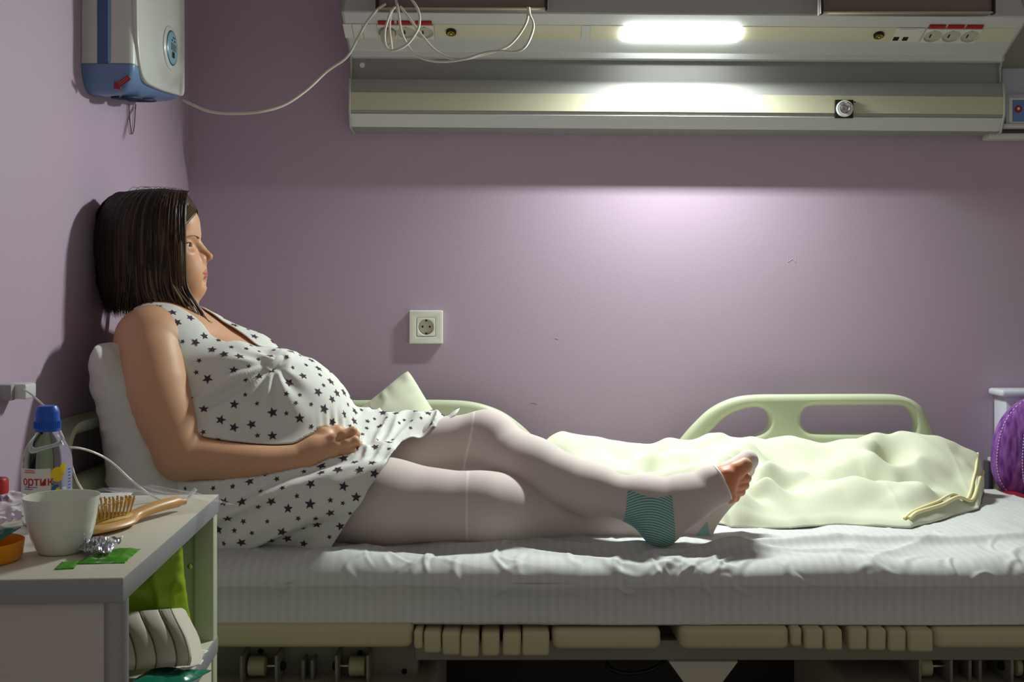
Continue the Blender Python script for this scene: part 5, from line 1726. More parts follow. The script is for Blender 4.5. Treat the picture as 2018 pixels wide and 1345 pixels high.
# --- printed stars, conformed to the cloth
bvh = BVHTree.FromPolygons([tuple(v) for v in dv], [tuple(t) for t in dt.tolist()])
tri = dv[dt]
fn_ = np.cross(tri[:, 1] - tri[:, 0], tri[:, 2] - tri[:, 0])
ar_ = np.linalg.norm(fn_, axis=1) / 2
rs = np.random.RandomState(4)
order = rs.choice(len(dt), size=9000, p=ar_ / ar_.sum())
cand = tri[order].mean(1)
kept = []; sizes = []
for c in cand:
    big = rs.rand() < 0.55
    r = rs.uniform(.0088, .0108) if big else rs.uniform(.0048, .0062)
    ok = True
    if kept:
        d = np.linalg.norm(np.array(kept) - c, axis=1)
        ok = np.all(d > 0.0125 + (r + np.array(sizes)) * 0.72)
    if ok:
        kept.append(c); sizes.append(r)
sv, sfc = [], []
for c, r in zip(kept, sizes):
    p, nrm_, idx, dist = bvh.find_nearest(Vector(c))
    nrm_ = nrm_.normalized()
    t0 = nrm_.cross(Vector((0, 0, 1)))
    if t0.length < .1: t0 = nrm_.cross(Vector((1, 0, 0)))
    t0.normalize(); b0 = nrm_.cross(t0)
    a0 = rs.uniform(0, 2 * math.pi)
    base = len(sv)
    ring = [Vector(c)]
    for k in range(10):
        rr = r if k % 2 == 0 else r * 0.42
        ring.append(Vector(c) + rr * (math.cos(a0 + k * math.pi / 5) * t0 + math.sin(a0 + k * math.pi / 5) * b0))
    for k in range(10):
        ring.append((ring[0] + ring[1 + k]) / 2)
    okk = True
    out = []
    for q in ring:
        pp, nn, ii, dd = bvh.find_nearest(q)
        if pp is None or dd > 0.004: okk = False; break
        if nn.dot(nrm_) < 0.2: okk = False; break
        out.append(pp + nn * 0.0007)
    if not okk: continue
    sv += out
    for k in range(10):
        j = (k + 1) % 10
        sfc.append((base, base + 11 + k, base + 11 + j))
        sfc.append((base + 11 + k, base + 1 + k, base + 11 + j))
        sfc.append((base + 1 + k, base + 1 + j, base + 11 + j))
st_o = mesh('star_print', sv, sfc, M_star, dress, 0)
st_o['kind'] = 'stuff'
# knot roll under the bust
tube('bust_knot', [PN(524, 730, 2.06), PN(536, 718, 2.065), PN(550, 709, 2.08), PN(562, 706, 2.11), PN(566, 708, 2.16)], [.006, .009, .011, .011, .009] + [.009] * 40, M_dress, dress, seg=10, n=6)
# gold pendant on the chest
pq = body_field
def on_skin(px, py):
    Ds = np.linspace(1.95, 2.35, 400)
    pts = np.array([PN(px, py, d) for d in Ds])
    v = pq.sample(pts)
    i = int(np.argmax(v < 0))
    return Vector(pts[i])
pd = [on_skin(x, y) + Vector((0, -.002, .001)) for x, y in ((405, 627), (410, 632), (414, 635), (419, 637))]
tube('pendant', pd, [.0012, .0018, .0016, .0008] + [.001] * 20, M_gold, person, seg=6, n=3)
# ================================================================ hair (chin-length bob falling to the shoulder)
def hair_mat():
    m = mat('dark_brown_hair', rgb(44, 32, 22), rough=0.42, spec=0.35)
    nt = m.node_tree
    b = nt.nodes['Principled BSDF']
    at = nt.nodes.new('ShaderNodeAttribute'); at.attribute_name = 'Shade'
    cr = nt.nodes.new('ShaderNodeValToRGB')
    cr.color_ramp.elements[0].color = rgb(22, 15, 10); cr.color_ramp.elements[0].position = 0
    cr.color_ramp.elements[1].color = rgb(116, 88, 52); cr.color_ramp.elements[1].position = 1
    nt.links.new(at.outputs['Fac'], cr.inputs[0])
    nt.links.new(cr.outputs['Color'], b.inputs['Base Color'])
    return m
M_hair = hair_mat()
rh = random.Random(8)
def hair_path(a, layer, jit=0.0, end=None, curl=0.0, n=16):
    """a: azimuth degrees, 0 = face front, + towards the camera; layer 0..1 = outer..inner"""
    s_ = 1 if a >= 0 else -1
    A = math.radians(abs(a))
    q = (abs(a) - 50) / 130.0                     # 0 at the face edge, 1 at the back
    sc_ = 1.0 - 0.12 * layer
    rf, rsd = 0.099 * sc_, 0.088 * sc_
    root = Vector((0.080 - 0.140 * max(q, 0) ** 0.8, -0.004 + s_ * 0.004, 0.100 * sc_ + 0.006 * math.sin(math.pi * min(max(q + .15, 0), 1))))
    ef, es = rf * math.cos(A) - 0.004 + (0.023 * max(0, 1 - q) ** 2 if a > 0 else -0.012), s_ * rsd * math.sin(A)
    pts = []
    zb = (end if end is not None else -0.135) 
    for i in range(n + 1):
        t = i / n
        if t < 0.42:
            w = t / 0.42
            th = w * math.pi / 2
            k = math.sin(th); c = math.cos(th)
            f = root.x + (ef - root.x) * (k ** 1.25)
            s = root.y + (es - root.y) * (k ** 0.85)
            u = 0.0 + (root.z - 0.0) * (c ** 0.85)
            pts.append([f, s, u])
        else:
            w = (t - 0.42) / 0.58
            f = ef + 0.004 * w * w * (1 - q) * (1 if abs(a) < 110 else 0) + 0.075 * max(q - .5, 0) * w * w
            s = es * (1 + 0.10 * math.sin(w * 2.0)) - s_ * 0.016 * w * w
            u = zb * w
            pts.append([f, s, u])
    out = []
    ph = rh.uniform(0, 6.28)
    for i, (f, s, u) in enumerate(pts):
        t = i / n
        wv = jit * (0.3 + t) * math.sin(ph + t * 5)
        f2 = f + wv * 0.7 + curl * max(0, t - 0.72) ** 1.5 * 3
        out.append(Vector(H(f2, s + wv * 0.5, u)))
    return out
# base volume (two closed walls so that no scalp shows)
def hair_base():
    az = list(np.linspace(54, 285, 50))
    V_, F_ = [], []
    n = 16
    for layer in (0.10, 0.45):
        for a in az:
            aa = a if a <= 180 else a - 360
            if abs(aa) > 179.9: aa = 179.9
            e = -0.118 - 0.012 * math.sin(abs(aa) * 7) * 0.5
            for p in hair_path(aa, layer, 0, e, n=n):
                V_.append(p)
    m = n + 1
    na = len(az)
    for L in (0, 1):
        o = L * na * m
        for i in range(na - 1):
            for j in range(n):
                q = (o + i * m + j, o + (i + 1) * m + j, o + (i + 1) * m + j + 1, o + i * m + j + 1)
                F_.append(q if L == 0 else q[::-1])
    o = na * m
    for i in range(na - 1):
        F_.append((i * m + n, (i + 1) * m + n, o + (i + 1) * m + n, o + i * m + n))
    for i in (0, na - 1):
        for j in range(n):
            F_.append((i * m + j, i * m + j + 1, o + i * m + j + 1, o + i * m + j))
    return V_, F_
hv, hf = hair_base()
shade = [0.02] * len(hv)
bm = bmesh.new()
def ribbon(pts, wid, thick, sh):
    """flattened tapered lock"""
    global hv, hf, shade
    base = len(hv)
    n = len(pts)
    prev = None
    for i in range(n):
        t = (pts[min(i + 1, n - 1)] - pts[max(i - 1, 0)]).normalized()
        o = pts[i] - Vector(H(0, 0, pts[i].z - HC[2] if pts[i].z < HC[2] else 0))
        o = (o - t * o.dot(t)).normalized()
        w = t.cross(o)
        x = i / (n - 1)
        tp = min(1.0, 0.35 + x * 4) * (1.0 - max(0, x - 0.72) / 0.30)
        a = wid * max(tp, 0.04); b = thick * max(tp, 0.04)
        for k in range(6):
            th = k * math.pi / 3
            hv.append(pts[i] + w * (a * math.cos(th)) + o * (b * math.sin(th)))
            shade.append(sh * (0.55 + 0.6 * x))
    for i in range(n - 1):
        for k in range(6):
            j = (k + 1) % 6
            hf.append((base + i * 6 + k, base + i * 6 + j, base + (i + 1) * 6 + j, base + (i + 1) * 6 + k))
for i in range(1700):
    near_ = rh.random() < 0.80
    a = 52 + 128 * rh.random()
    if not near_:
        a = -(72 + 108 * rh.random())
    lay = rh.uniform(-0.035, 0.13)
    q = (abs(a) - 50) / 130
    end = -0.122 - 0.026 * (1 - q) + rh.uniform(-0.018, 0.014)
    if abs(a) < 72: end -= 0.012 * rh.random()
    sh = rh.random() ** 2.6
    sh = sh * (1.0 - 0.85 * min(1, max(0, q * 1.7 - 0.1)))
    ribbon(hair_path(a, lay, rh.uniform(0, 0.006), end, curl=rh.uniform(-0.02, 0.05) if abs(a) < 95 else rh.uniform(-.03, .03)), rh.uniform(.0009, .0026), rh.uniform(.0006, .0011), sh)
# front locks sweeping forward over the collar and curling at the tips
for i in range(90):
    a = 52 + rh.random() ** 1.5 * 45
    p = hair_path(a, rh.uniform(-.04, .1), 0.003, -0.120)
    loc = [np.array([(np.array(v) - HC) @ HF, (np.array(v) - HC) @ HS, (np.array(v) - HC) @ HU]) for v in p]
    loc = [v for v in loc if v[2] > -0.062 or v[2] > 0]
    tip = loc[-1]
    reach = rh.uniform(0.0, 0.040) * (1.0 if a < 68 else .6)
    dn2 = rh.uniform(-.006, .012)
    ext = [(.000 + reach * .08, .002, -.026), (.003 + reach * .32, .003, -.050), (.008 + reach * .70, .003, -.074 - dn2), (.009 + reach, -.002, -.094 - dn2), (.002 + reach * .92, -.006, -.105 - dn2)]
    pts = [Vector(v) for v in loc[::2]] + [Vector(tip) + Vector(x) for x in ext]
    pts = [Vector(H(*v)) for v in catmull(pts, 3)]
    ribbon(pts, rh.uniform(.0012, .0032), rh.uniform(.0008, .0014), rh.random() ** 1.5)
# swept fringe from the parting over the temple
for i in range(110):
    t = 1 - rh.random() ** 1.6
    w = 1 - t
    pts = [Vector((.086 - .016 * w, -.006, .074 + .024 * w)), Vector((.091 - .018 * w, .020, .060 + .024 * w)), Vector((.085 - .018 * w, .043, .045 + .022 * w)), Vector((.076 - .014 * w, .062, .027 + .016 * w)), Vector((.074 - .010 * w, .075, .002)), Vector((.076 - .008 * w, .081, -.045)), Vector((.080 - .008 * w, .080, -.095))]
    pts = [Vector(H(*q)) for q in catmull(pts, 3)]
    ribbon(pts, rh.uniform(.0012, .0030), .0011, rh.random() ** 1.3)
for i in range(40):
    w = rh.random() ** 1.6
    pts = [Vector((.086 - .016 * w, -.004, .074 + .024 * w)), Vector((.086 - .018 * w, -.028, .062 + .022 * w)), Vector((.074 - .02 * w, -.052, .045 + .02 * w)), Vector((.058 - .01 * w, -.072, .01)), Vector((.050, -.080, -.05)), Vector((.048, -.078, -.10))]
    ribbon([Vector(H(*q)) for q in catmull(pts, 3)], rh.uniform(.0016, .0032), .0012, rh.uniform(.1, .5))
# fly-away hairs on the crown
for i in range(18):
    f0 = rh.uniform(-0.05, 0.07)
    L = rh.uniform(0.03, 0.06)
    dr = 1 if f0 < 0.02 else -1
    h_ = rh.uniform(0.004, 0.013)
    pts = [Vector((f0, rh.uniform(-.02, .03), 0.092 - 0.5 * max(0, f0 - .05))), Vector((f0 + dr * L * .35, 0, 0.097 + h_)), Vector((f0 + dr * L * .75, rh.uniform(-.02, .02), 0.098 + h_ * .8)), Vector((f0 + dr * L, rh.uniform(-.02, .02), 0.091 + h_ * .3))]
    pts = [Vector((q.x, q.y, q.z - 0.9 * max(0, q.x - .07) - 0.6 * max(0, -q.x - .07))) for q in catmull(pts, 4)]
    ribbon([Vector(H(*q)) for q in pts], .0004, .0004, 0.1)
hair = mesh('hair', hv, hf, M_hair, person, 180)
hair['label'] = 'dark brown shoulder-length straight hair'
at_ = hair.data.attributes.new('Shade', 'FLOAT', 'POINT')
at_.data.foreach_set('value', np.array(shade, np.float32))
# ================================================================ bedside cabinet, lower left
ZT = 0.760
M_lam = mat('cream_laminate', rgb(206, 201, 184), rough=0.42, spec=0.45)
M_edge = mat('grey_edge_band', rgb(142, 145, 147), rough=0.4)
M_cab = mat('cabinet_beige_panel', rgb(186, 182, 170), rough=0.5)
M_post = mat('cabinet_grey_post', rgb(150, 150, 148), rough=0.38, metal=0.25)
M_cabin = mat('cabinet_inner_green_white', rgb(176, 184, 156), rough=0.5)
XR, YN, YF = -0.4097, 1.150, 1.650
XL = XR - 0.365
cab = empty('bedside_cabinet', (XR, YN, 0.0), 'cream bedside cabinet with grey edging and open side shelf, at lower left', 'cabinet')
box('cabinet_top', XL, XR, YN, YF, ZT - 0.0265, ZT - 0.001, M_edge, cab, 0.0015)
box('top_laminate', XL, XR - 0.0006, YN + 0.0006, YF, ZT - 0.0015, ZT, M_lam, cab, 0.0004)
box('near_panel', XL, XR - 0.020, YN + 0.006, YN + 0.022, 0.08, ZT - 0.0265, M_cab, cab, 0.001)
bm = bmesh.new()
bm_lathe(bm, [(0.0145, 0.08), (0.0145, ZT - 0.0265)], (XR - 0.0145, YN + 0.0185, 0), (0, 0, 1), 24)
from_bm('corner_post', bm, M_post, cab, 60)
box('far_panel', XL, XR - 0.0315, YF - 0.020, YF - 0.004, 0.08, ZT - 0.0265, M_cabin, cab, 0.001)
box('far_post', XR - 0.031, XR - 0.002, YF - 0.029, YF - 0.002, 0.08, ZT - 0.0265, M_cabin, cab, 0.003)
box('back_panel', XL, XL + 0.012, YN + 0.02, YF - 0.02, 0.08, ZT - 0.0265, M_cabin, cab, 0.001)
box('shelf', XL + 0.012, XR - 0.001, YN + 0.03, YF - 0.002, 0.5225, 0.547, M_edge, cab, 0.0012)
box('shelf_laminate', XL + 0.012, XR - 0.003, YN + 0.03, YF - 0.024, 0.5465, 0.5478, M_lam, cab, 0.0004)
box('drawer_side', XR - 0.018, XR - 0.005, YN + 0.03, YF - 0.03, 0.10, 0.5215, M_lam, cab, 0.001)
sc_ = Vector((XR - 0.038, YF - 0.0200, 0.657))
lathe('screw', [(0.0042, 0), (0.0038, 0.002), (0.002, 0.0024)], sc_, M_steel, cab, (0, -1, 0), 14)
for x, y in ((XL + .03, YN + .04), (XR - .03, YN + .04), (XL + .03, YF - .04), (XR - .03, YF - .04)):
    lathe('castor', [(0.01, 0.0), (0.025, 0.01), (0.025, 0.05), (0.012, 0.08)], (x, y, 0.0), M_dark, cab, seg=14)
cab.rotation_euler = (0, 0, math.radians(3.8))
def T(px, py, h=0.0):
    """point of the cabinet top under a photograph pixel, lifted by h"""
    D = F * (ZC - ZT) / (py - HY)
    p = P(px, py, D)
    return Vector((p.x, p.y, ZT + h))
# ---- cup
M_cer = mat('white_porcelain', rgb(214, 216, 204), rough=0.18, coat=0.3)
cp = Vector((-0.5235, 1.268, ZT + 0.0004))
cup = lathe('cup', [(0.010, 0.002), (0.0215, 0.0022), (0.0225, 0.0), (0.0245, 0.0006), (0.0272, 0.0045), (0.0305, 0.0105), (0.0338, 0.0185), (0.0365, 0.029), (0.0388, 0.042), (0.0405, 0.055), (0.0420, 0.0635), (0.0424, 0.0655), (0.0414, 0.0652), (0.0390, 0.054), (0.0370, 0.041), (0.0345, 0.028), (0.0300, 0.016), (0.0230, 0.009), (0.010, 0.006)], cp, M_cer, None, seg=56, sm=60)
tag(cup, 'white porcelain handleless cup in front of the water bottle', 'cup')
# ---- water bottle
bo = Vector(((93.5 - CX) * 1.415 / F, 1.415, ZT + 0.0004))
bot = empty('water_bottle', bo, 'clear plastic water bottle with bright blue sports cap and red-lettered label', 'bottle')
M_pet = mat('clear_pet', rgb(225, 235, 240), rough=0.04, trans=1.0, ior=1.12)
M_water = mat('clear_water', (0.92, 0.97, 1.0, 1), rough=0.0, trans=1.0, ior=1.2)
R0 = 0.0306
bprof = [(0.006, 0.004), (0.020, 0.001), (0.026, 0.0), (0.0295, 0.004), (R0, 0.010), (R0, 0.030), (R0 * .985, 0.034), (R0 * .985, 0.070), (R0, 0.074), (R0 * .99, 0.086), (R0 * .93, 0.096), (R0 * .80, 0.106), (R0 * .62, 0.114), (R0 * .50, 0.1185), (0.0145, 0.121), (0.0145, 0.127)]
lathe('bottle_body', bprof, bo, M_pet, bot, seg=48, sm=60)
M_cap = mat('bright_blue_cap', rgb(14, 84, 186), rough=0.35)
capb = lathe('cap_skirt', [(0.0158, 0.0), (0.0162, 0.002), (0.0156, 0.004), (0.0156, 0.014), (0.0150, 0.0175), (0.0150, 0.024), (0.0138, 0.0285), (0.0118, 0.0325), (0.006, 0.0335)], bo + Vector((0, 0, 0.1232)), M_cap, bot, seg=36, sm=30)
for k in range(30):
    a = 2 * math.pi * k / 30
    box('cap_rib', -.0006, .0006, -.0006, .0006, 0.004, 0.013, M_cap, capb, 0, M=Matrix.Translation(bo + Vector((0.0157 * math.cos(a), 0.0157 * math.sin(a), 0.1232))))
# label: white band over the front, with red lettering, yellow and blue marks
def cyl(p, r=R0 + 0.0006):
    """(arc x, up y, out z) -> point on the bottle, x = 0 facing the camera"""
    view = math.atan2(-bo.y, -bo.x)
    a = view + p.x / r
    return Vector((bo.x + (r + p.z) * math.cos(a), bo.y + (r + p.z) * math.sin(a), bo.z + p.y + 0.010))
def label_patch(name, x0, x1, y0, y1, z, m, parent, shape=None, n=24):
    V_, F_ = [], []
    if shape is None:
        for i in range(n + 1):
            for y in (y0, y1):
                V_.append(cyl(Vector((x0 + (x1 - x0) * i / n, y, z))))
        F_ = [(2 * i, 2 * i + 2, 2 * i + 3, 2 * i + 1) for i in range(n)]
    else:
        c = Vector(((x0 + x1) / 2, (y0 + y1) / 2, z))
        V_.append(cyl(c))
        for q in shape:
            V_.append(cyl(Vector((c.x + q[0] * (x1 - x0) / 2, c.y + q[1] * (y1 - y0) / 2, z))))
        k = len(shape)
        F_ = [(0, 1 + i, 1 + (i + 1) % k) for i in range(k)]
    return mesh(name, V_, F_, m, parent, 180)
M_lab = mat('label_white', rgb(222, 222, 216), rough=0.5)
lab = label_patch('label', -0.046, 0.004, 0.036, 0.0685, 0.0002, M_lab, bot)
label_patch('label_tail', 0.004, 0.034, 0.036, 0.0685, 0.0002, mat('label_clear_blue', rgb(150, 176, 206), rough=0.4, alpha=0.35), bot)
M_lred = mat('label_red', rgb(176, 18, 30), rough=0.5)
M_lblue = mat('label_blue', rgb(36, 96, 176), rough=0.5)
M_lyel = mat('label_yellow', rgb(240, 208, 30), rough=0.5)
text('label_word', 'ортик', 0.0150, lambda v: cyl(Vector((v.x - 0.0135, 0.0520 + v.y * 1.05, 0.0005 + v.z))), M_lred, lab, 0.0002, 0.00008)
M_pink = mat('label_pink', rgb(200, 110, 110), rough=.5)
for y, x0, x1 in ((0.0655, -0.030, -0.016), (0.0630, -0.032, -0.015)):
    label_patch('label_rule', x0, x1, y, y + 0.0013, 0.0006, M_pink, lab, n=6)
for y, x0, x1 in ((0.0445, -0.030, -0.012), (0.0420, -0.032, -0.018)):
    label_patch('label_rule', x0, x1, y, y + 0.0009, 0.0006, M_lblue, lab, n=6)
circ_ = [(math.cos(t * math.pi / 14), math.sin(t * math.pi / 14)) for t in range(28)]
label_patch('yellow_badge', 0.0035, 0.0205, 0.0510, 0.0700, 0.0006, M_lyel, lab, circ_)
label_patch('yellow_badge', 0.0150, 0.0235, 0.0620, 0.0745, 0.00055, M_lyel, lab, circ_)
label_patch('blue_badge', 0.003, 0.0155, 0.0375, 0.0485, 0.0006, M_lblue, lab, [(-1, -.8), (.9, -1), (.55, .9), (-.5, .55)])
label_patch('yellow_dot', 0.0095, 0.0150, 0.0385, 0.0440, 0.0010, M_lyel, lab, circ_)
for k in range(7):
    label_patch('barcode_bar', 0.0275, 0.0325, 0.040 + k * 0.004, 0.0418 + k * 0.004, 0.0007, M_lblue, lab, n=3)
# ---- hairbrush
M_wood = mat('pale_beech_wood', rgb(206, 158, 96), rough=0.4, noise=0.12, nscale=35)
M_wpin = mat('wooden_bristle', rgb(200, 160, 82), rough=0.45)
h0, h1 = T(150, 1062), T(362, 1006)
ax_ = (h1 - h0); ax_.z = 0; Lb = ax_.length; ax_.normalize()
side_ = Vector((-ax_.y, ax_.x, 0))
brush = empty('hairbrush', h0, 'pale wooden hairbrush with wooden bristles lying behind the cup', 'hairbrush')
bm = bmesh.new()
pts = [h0 + ax_ * (Lb * t) + Vector((0, 0, 0.0085 + 0.006 * math.sin(max(0, t - .45) * 4.5))) for t in np.linspace(0, 1, 30)]
def bw(t):
    return 0.003 + 0.026 * math.sqrt(max(0, 1 - ((t - .24) / .26) ** 2)) if t < .42 else 0.0105 + 0.009 * sstep(.52, .42, t) - 0.0045 * sstep(.8, 1, t)
rads = [float(max(0.003, bw(t))) for t in np.linspace(0, 1, 30)]
rings = []
for p, r, t in zip(pts, rads, np.linspace(0, 1, 30)):
    hh = 0.0075 if t < .95 else 0.005
    rings.append([bm.verts.new(p + side_ * (r * math.cos(k * math.pi / 8)) + Vector((0, 0, hh * math.sin(k * math.pi / 8)))) for k in range(16)])
for a, b in zip(rings[:-1], rings[1:]):
    for k in range(16):
        bm.faces.new((a[k], a[(k + 1) % 16], b[(k + 1) % 16], b[k]))
bm.faces.new(rings[0][::-1]); bm.faces.new(rings[-1])
from_bm('brush_handle', bm, M_wood, brush, 60)
pc_ = h0 + ax_ * (Lb * .25) + Vector((0, 0, 0.0145))
bm = bmesh.new()
bmesh.ops.create_uvsphere(bm, u_segments=24, v_segments=10, radius=1.0)
for v in bm.verts:
    v.co = pc_ + ax_ * (v.co.x * 0.044) + side_ * (v.co.y * 0.021) + Vector((0, 0, 0.006 * v.co.z))
from_bm('brush_pad', bm, mat('pad_yellow_rubber', rgb(186, 150, 58), rough=0.6), brush, 60)
bm = bmesh.new()
rb_ = random.Random(3)
for i in range(-6, 7):
    for j in range(-3, 4):
        u_, v_ = i / 6.6, j / 3.6
        if u_ * u_ + v_ * v_ > .95: continue
        q = pc_ + ax_ * (u_ * 0.042) + side_ * (v_ * 0.019) + Vector((0, 0, 0.004))
        tip_ = q + Vector((0, 0, 0.019)) + ax_ * (u_ * 0.006) + side_ * (v_ * 0.006) + Vector((rb_.uniform(-.0012, .0012), rb_.uniform(-.0012, .0012), rb_.uniform(-.001, .001)))
        bm_tube(bm, [q, q + (tip_ - q) * .85, tip_], [0.0011, 0.0012, 0.0015], 6)
bs = from_bm('bristles', bm, M_wpin, brush, 60)
bs['kind'] = 'stuff'
# ---- foil, green sachet, torn strip
M_gf = mat('green_sachet_film', rgb(66, 150, 22), rough=0.22, noise=0.15, nscale=60)
M_foil = mat('crumpled_silver_foil', rgb(206, 208, 216), rough=0.22, metal=1.0)
nf = vnoise(61)
def sheet_patch(name, corners, m, amp, fr, thick=0.0006, nu=30, nv_=18, seed=0.0, parent=None, pinch=None):
    """a crumpled flat piece between four world points"""
    a, b, c, d = [np.array(q) for q in corners]
    U, W = np.meshgrid(np.linspace(0, 1, nu), np.linspace(0, 1, nv_), indexing='ij')
    Pt = (a[None, None] * ((1 - U) * (1 - W))[..., None] + b[None, None] * (U * (1 - W))[..., None] + c[None, None] * (U * W)[..., None] + d[None, None] * ((1 - U) * W)[..., None])
    h = amp * (0.5 + 0.5 * nf(U * fr, W * fr * .7, seed)) + amp * .7 * (1 - np.abs(nf(U * fr * 1.8 + W * 2, W * fr * 1.3, seed + 3))) ** 3
    if pinch is not None:
        h = h * pinch(U, W)
    Pt[..., 2] += h
    V_ = Pt.reshape(-1, 3)
    I = np.arange(nu * nv_).reshape(nu, nv_)
    Q_ = np.stack([I[:-1, :-1], I[1:, :-1], I[1:, 1:], I[:-1, 1:]], -1).reshape(-1, 4)
    o = npmesh(name, V_, Q_, m, parent, 50)
    s = o.modifiers.new('thickness', 'SOLIDIFY'); s.thickness = thick; s.offset = 1
    return o
def pouch(name, corners, m, T_, seed, parent=None, n=24):
    """a flat sealed sachet: two films, swollen in the middle"""
    a, b, c, d = [np.array(q) for q in corners]
    U, W = np.meshgrid(np.linspace(0, 1, n), np.linspace(0, 1, n), indexing='ij')
    base = (a[None, None] * ((1 - U) * (1 - W))[..., None] + b[None, None] * (U * (1 - W))[..., None] + c[None, None] * (U * W)[..., None] + d[None, None] * ((1 - U) * W)[..., None])
    pr = np.clip(np.minimum(np.minimum(U, 1 - U), np.minimum(W, 1 - W)) / .12 - .25, 0, 1) ** .6 * (16 * U * (1 - U) * W * (1 - W)) ** .35
    nn = np.cross(b - a, d - a); nn /= np.linalg.norm(nn)
    if nn[2] < 0: nn = -nn
    V_ = []
    for s in (1, 0):
        q = base + nn * ((T_ * pr * (1 + .5 * nf(U * 5, W * 5, seed)) + 0.0009 + .0006 * nf(U * 9, W * 9, seed)) * s + 0.0002)[..., None] if s else base + nn * 0.0002
        V_.append(q.reshape(-1, 3))
    I = np.arange(n * n).reshape(n, n)
    Q_ = np.stack([I[:-1, :-1], I[1:, :-1], I[1:, 1:], I[:-1, 1:]], -1).reshape(-1, 4)
    rim = list(I[:-1, 0]) + list(I[-1, :-1]) + list(I[:0:-1, -1]) + list(I[0, :0:-1])
    R_ = np.array([(rim[i], rim[i - 1], rim[i - 1] + n * n, rim[i] + n * n) for i in range(len(rim))])
    return npmesh(name, np.concatenate(V_), np.concatenate([Q_, Q_[:, ::-1] + n * n, R_]), m, parent, 60)
gs = pouch('green_sachet', [T(150, 1113), T(246, 1111), T(278, 1083), T(196, 1086)], M_gf, 0.0035, 1.0)
tag(gs, 'shiny green foil sachet lying flat under the crumpled silver foil', 'sachet')
gt = pouch('torn_strip', [T(108, 1124, .0002), T(146, 1122, .0002), T(156, 1107, .0002), T(122, 1110, .0002)], M_gf, 0.0015, 2.0, n=14)
tag(gt, 'small torn-off green strip left of the green sachet', 'strip')
fo = sheet_patch('foil_scrap', [T(154, 1100, .0045), T(214, 1106, .005), T(243, 1076, .006), T(158, 1076, .006)], M_foil, 0.0130, 7, 0.0005, 46, 34, 2.0, pinch=lambda U, W: (0.35 + 0.65 * np.sin(np.pi * U) * np.sin(np.pi * np.clip(W * 1.1, 0, 1))))
tag(fo, 'crumpled silver foil scrap resting on the green sachet', 'foil')
# ---- clear plastic bag and sheet of paper
M_bag = mat('clear_bag_film', rgb(240, 240, 246), rough=0.08, alpha=0.12, spec=1.0)
pa = sheet_patch('paper_sheet', [T(165, 1000, .0004), T(243, 992, .0004), T(262, 973, .0004), T(150, 974, .0004)], mat('white_paper', rgb(222, 220, 212), rough=0.7), 0.0006, 2, 0.0004, 16, 10)
tag(pa, 'flat white sheet of paper behind the cup, under the clear bag', 'paper')
pa2 = sheet_patch('folded_paper', [T(30, 1003, .001), T(60, 1003, .001), T(64, 974, .006), T(44, 974, .006)], mat('white_paper', rgb(222, 220, 212), rough=0.7), 0.0008, 2, 0.0004, 12, 10)
tag(pa2, 'folded white paper standing askew left of the water bottle', 'paper')
bg = sheet_patch('plastic_bag', [T(238, 1022, .016), T(470, 1003, .004), T(375, 976, .004), T(168, 977, .002)], M_bag, 0.011, 3, 0.0003, 64, 40, 5.0, pinch=lambda U, W: np.sin(np.pi * np.clip(U * .9 + .1, 0, 1)) ** .7)
tag(bg, 'crumpled clear plastic bag spread over the brush handle and table edge', 'plastic bag')
# ---- charging cable, adapter on the wall
M_cable = mat('white_cable', rgb(214, 212, 204), rough=0.4)
cab_pts = [P(29, 764, 1.775), P(50, 770, 1.75), P(70, 785, 1.72), P(95, 810, 1.66), P(114, 842, 1.58), P(126, 868, 1.52), P(138, 905, 1.50), P(150, 945, 1.485), T(172, 980, .003), T(200, 986, .003)]
tag(tube('charging_cable', cab_pts, 0.0016, M_cable, seg=6), 'thin white cable running from wall adapter down behind the bottle', 'cable')
tp = [P(78, 1012, 1.475), P(64, 965, 1.465), P(64, 920, 1.465), P(86, 893, 1.47), P(132, 883, 1.48), P(170, 887, 1.50), P(215, 908, 1.53), P(262, 950, 1.56), P(300, 978, 1.585), P(330, 990, 1.59), P(362, 990, 1.60), P(378, 974, 1.615)]
tb = empty('infusion_tube', tp[0], 'thin white tube looping past the bottle to the clear bag', 'tube')
tube('tube_line', tp, 0.0017, M_cable, tb, seg=6)
e0, e1 = P(375, 976, 1.613), P(384, 966, 1.618)
lathe('tube_connector', [(0.0022, 0), (0.0030, 0.001), (0.0030, (e1 - e0).length), (0.0022, (e1 - e0).length + .002)], e0, M_white, tb, (e1 - e0), 12)
ad = empty('wall_adapter', (WX, 1.80, P(0, 769, 1.79).z), 'small white charging adapter plugged into left wall above the bottle', 'adapter')
za = P(0, 769, 1.79).z
box('adapter_body', WX + 0.001, WX + 0.042, 1.755, 1.795, za - 0.0125, za + 0.0125, mat('adapter_white', rgb(206, 208, 206), rough=0.35), ad, 0.004)
box('adapter_socket', WX + 0.0005, WX + 0.024, 1.742, 1.757, za - 0.0135, za + 0.0115, mat('adapter_grey', rgb(150, 148, 148), rough=0.5), ad, 0.002)
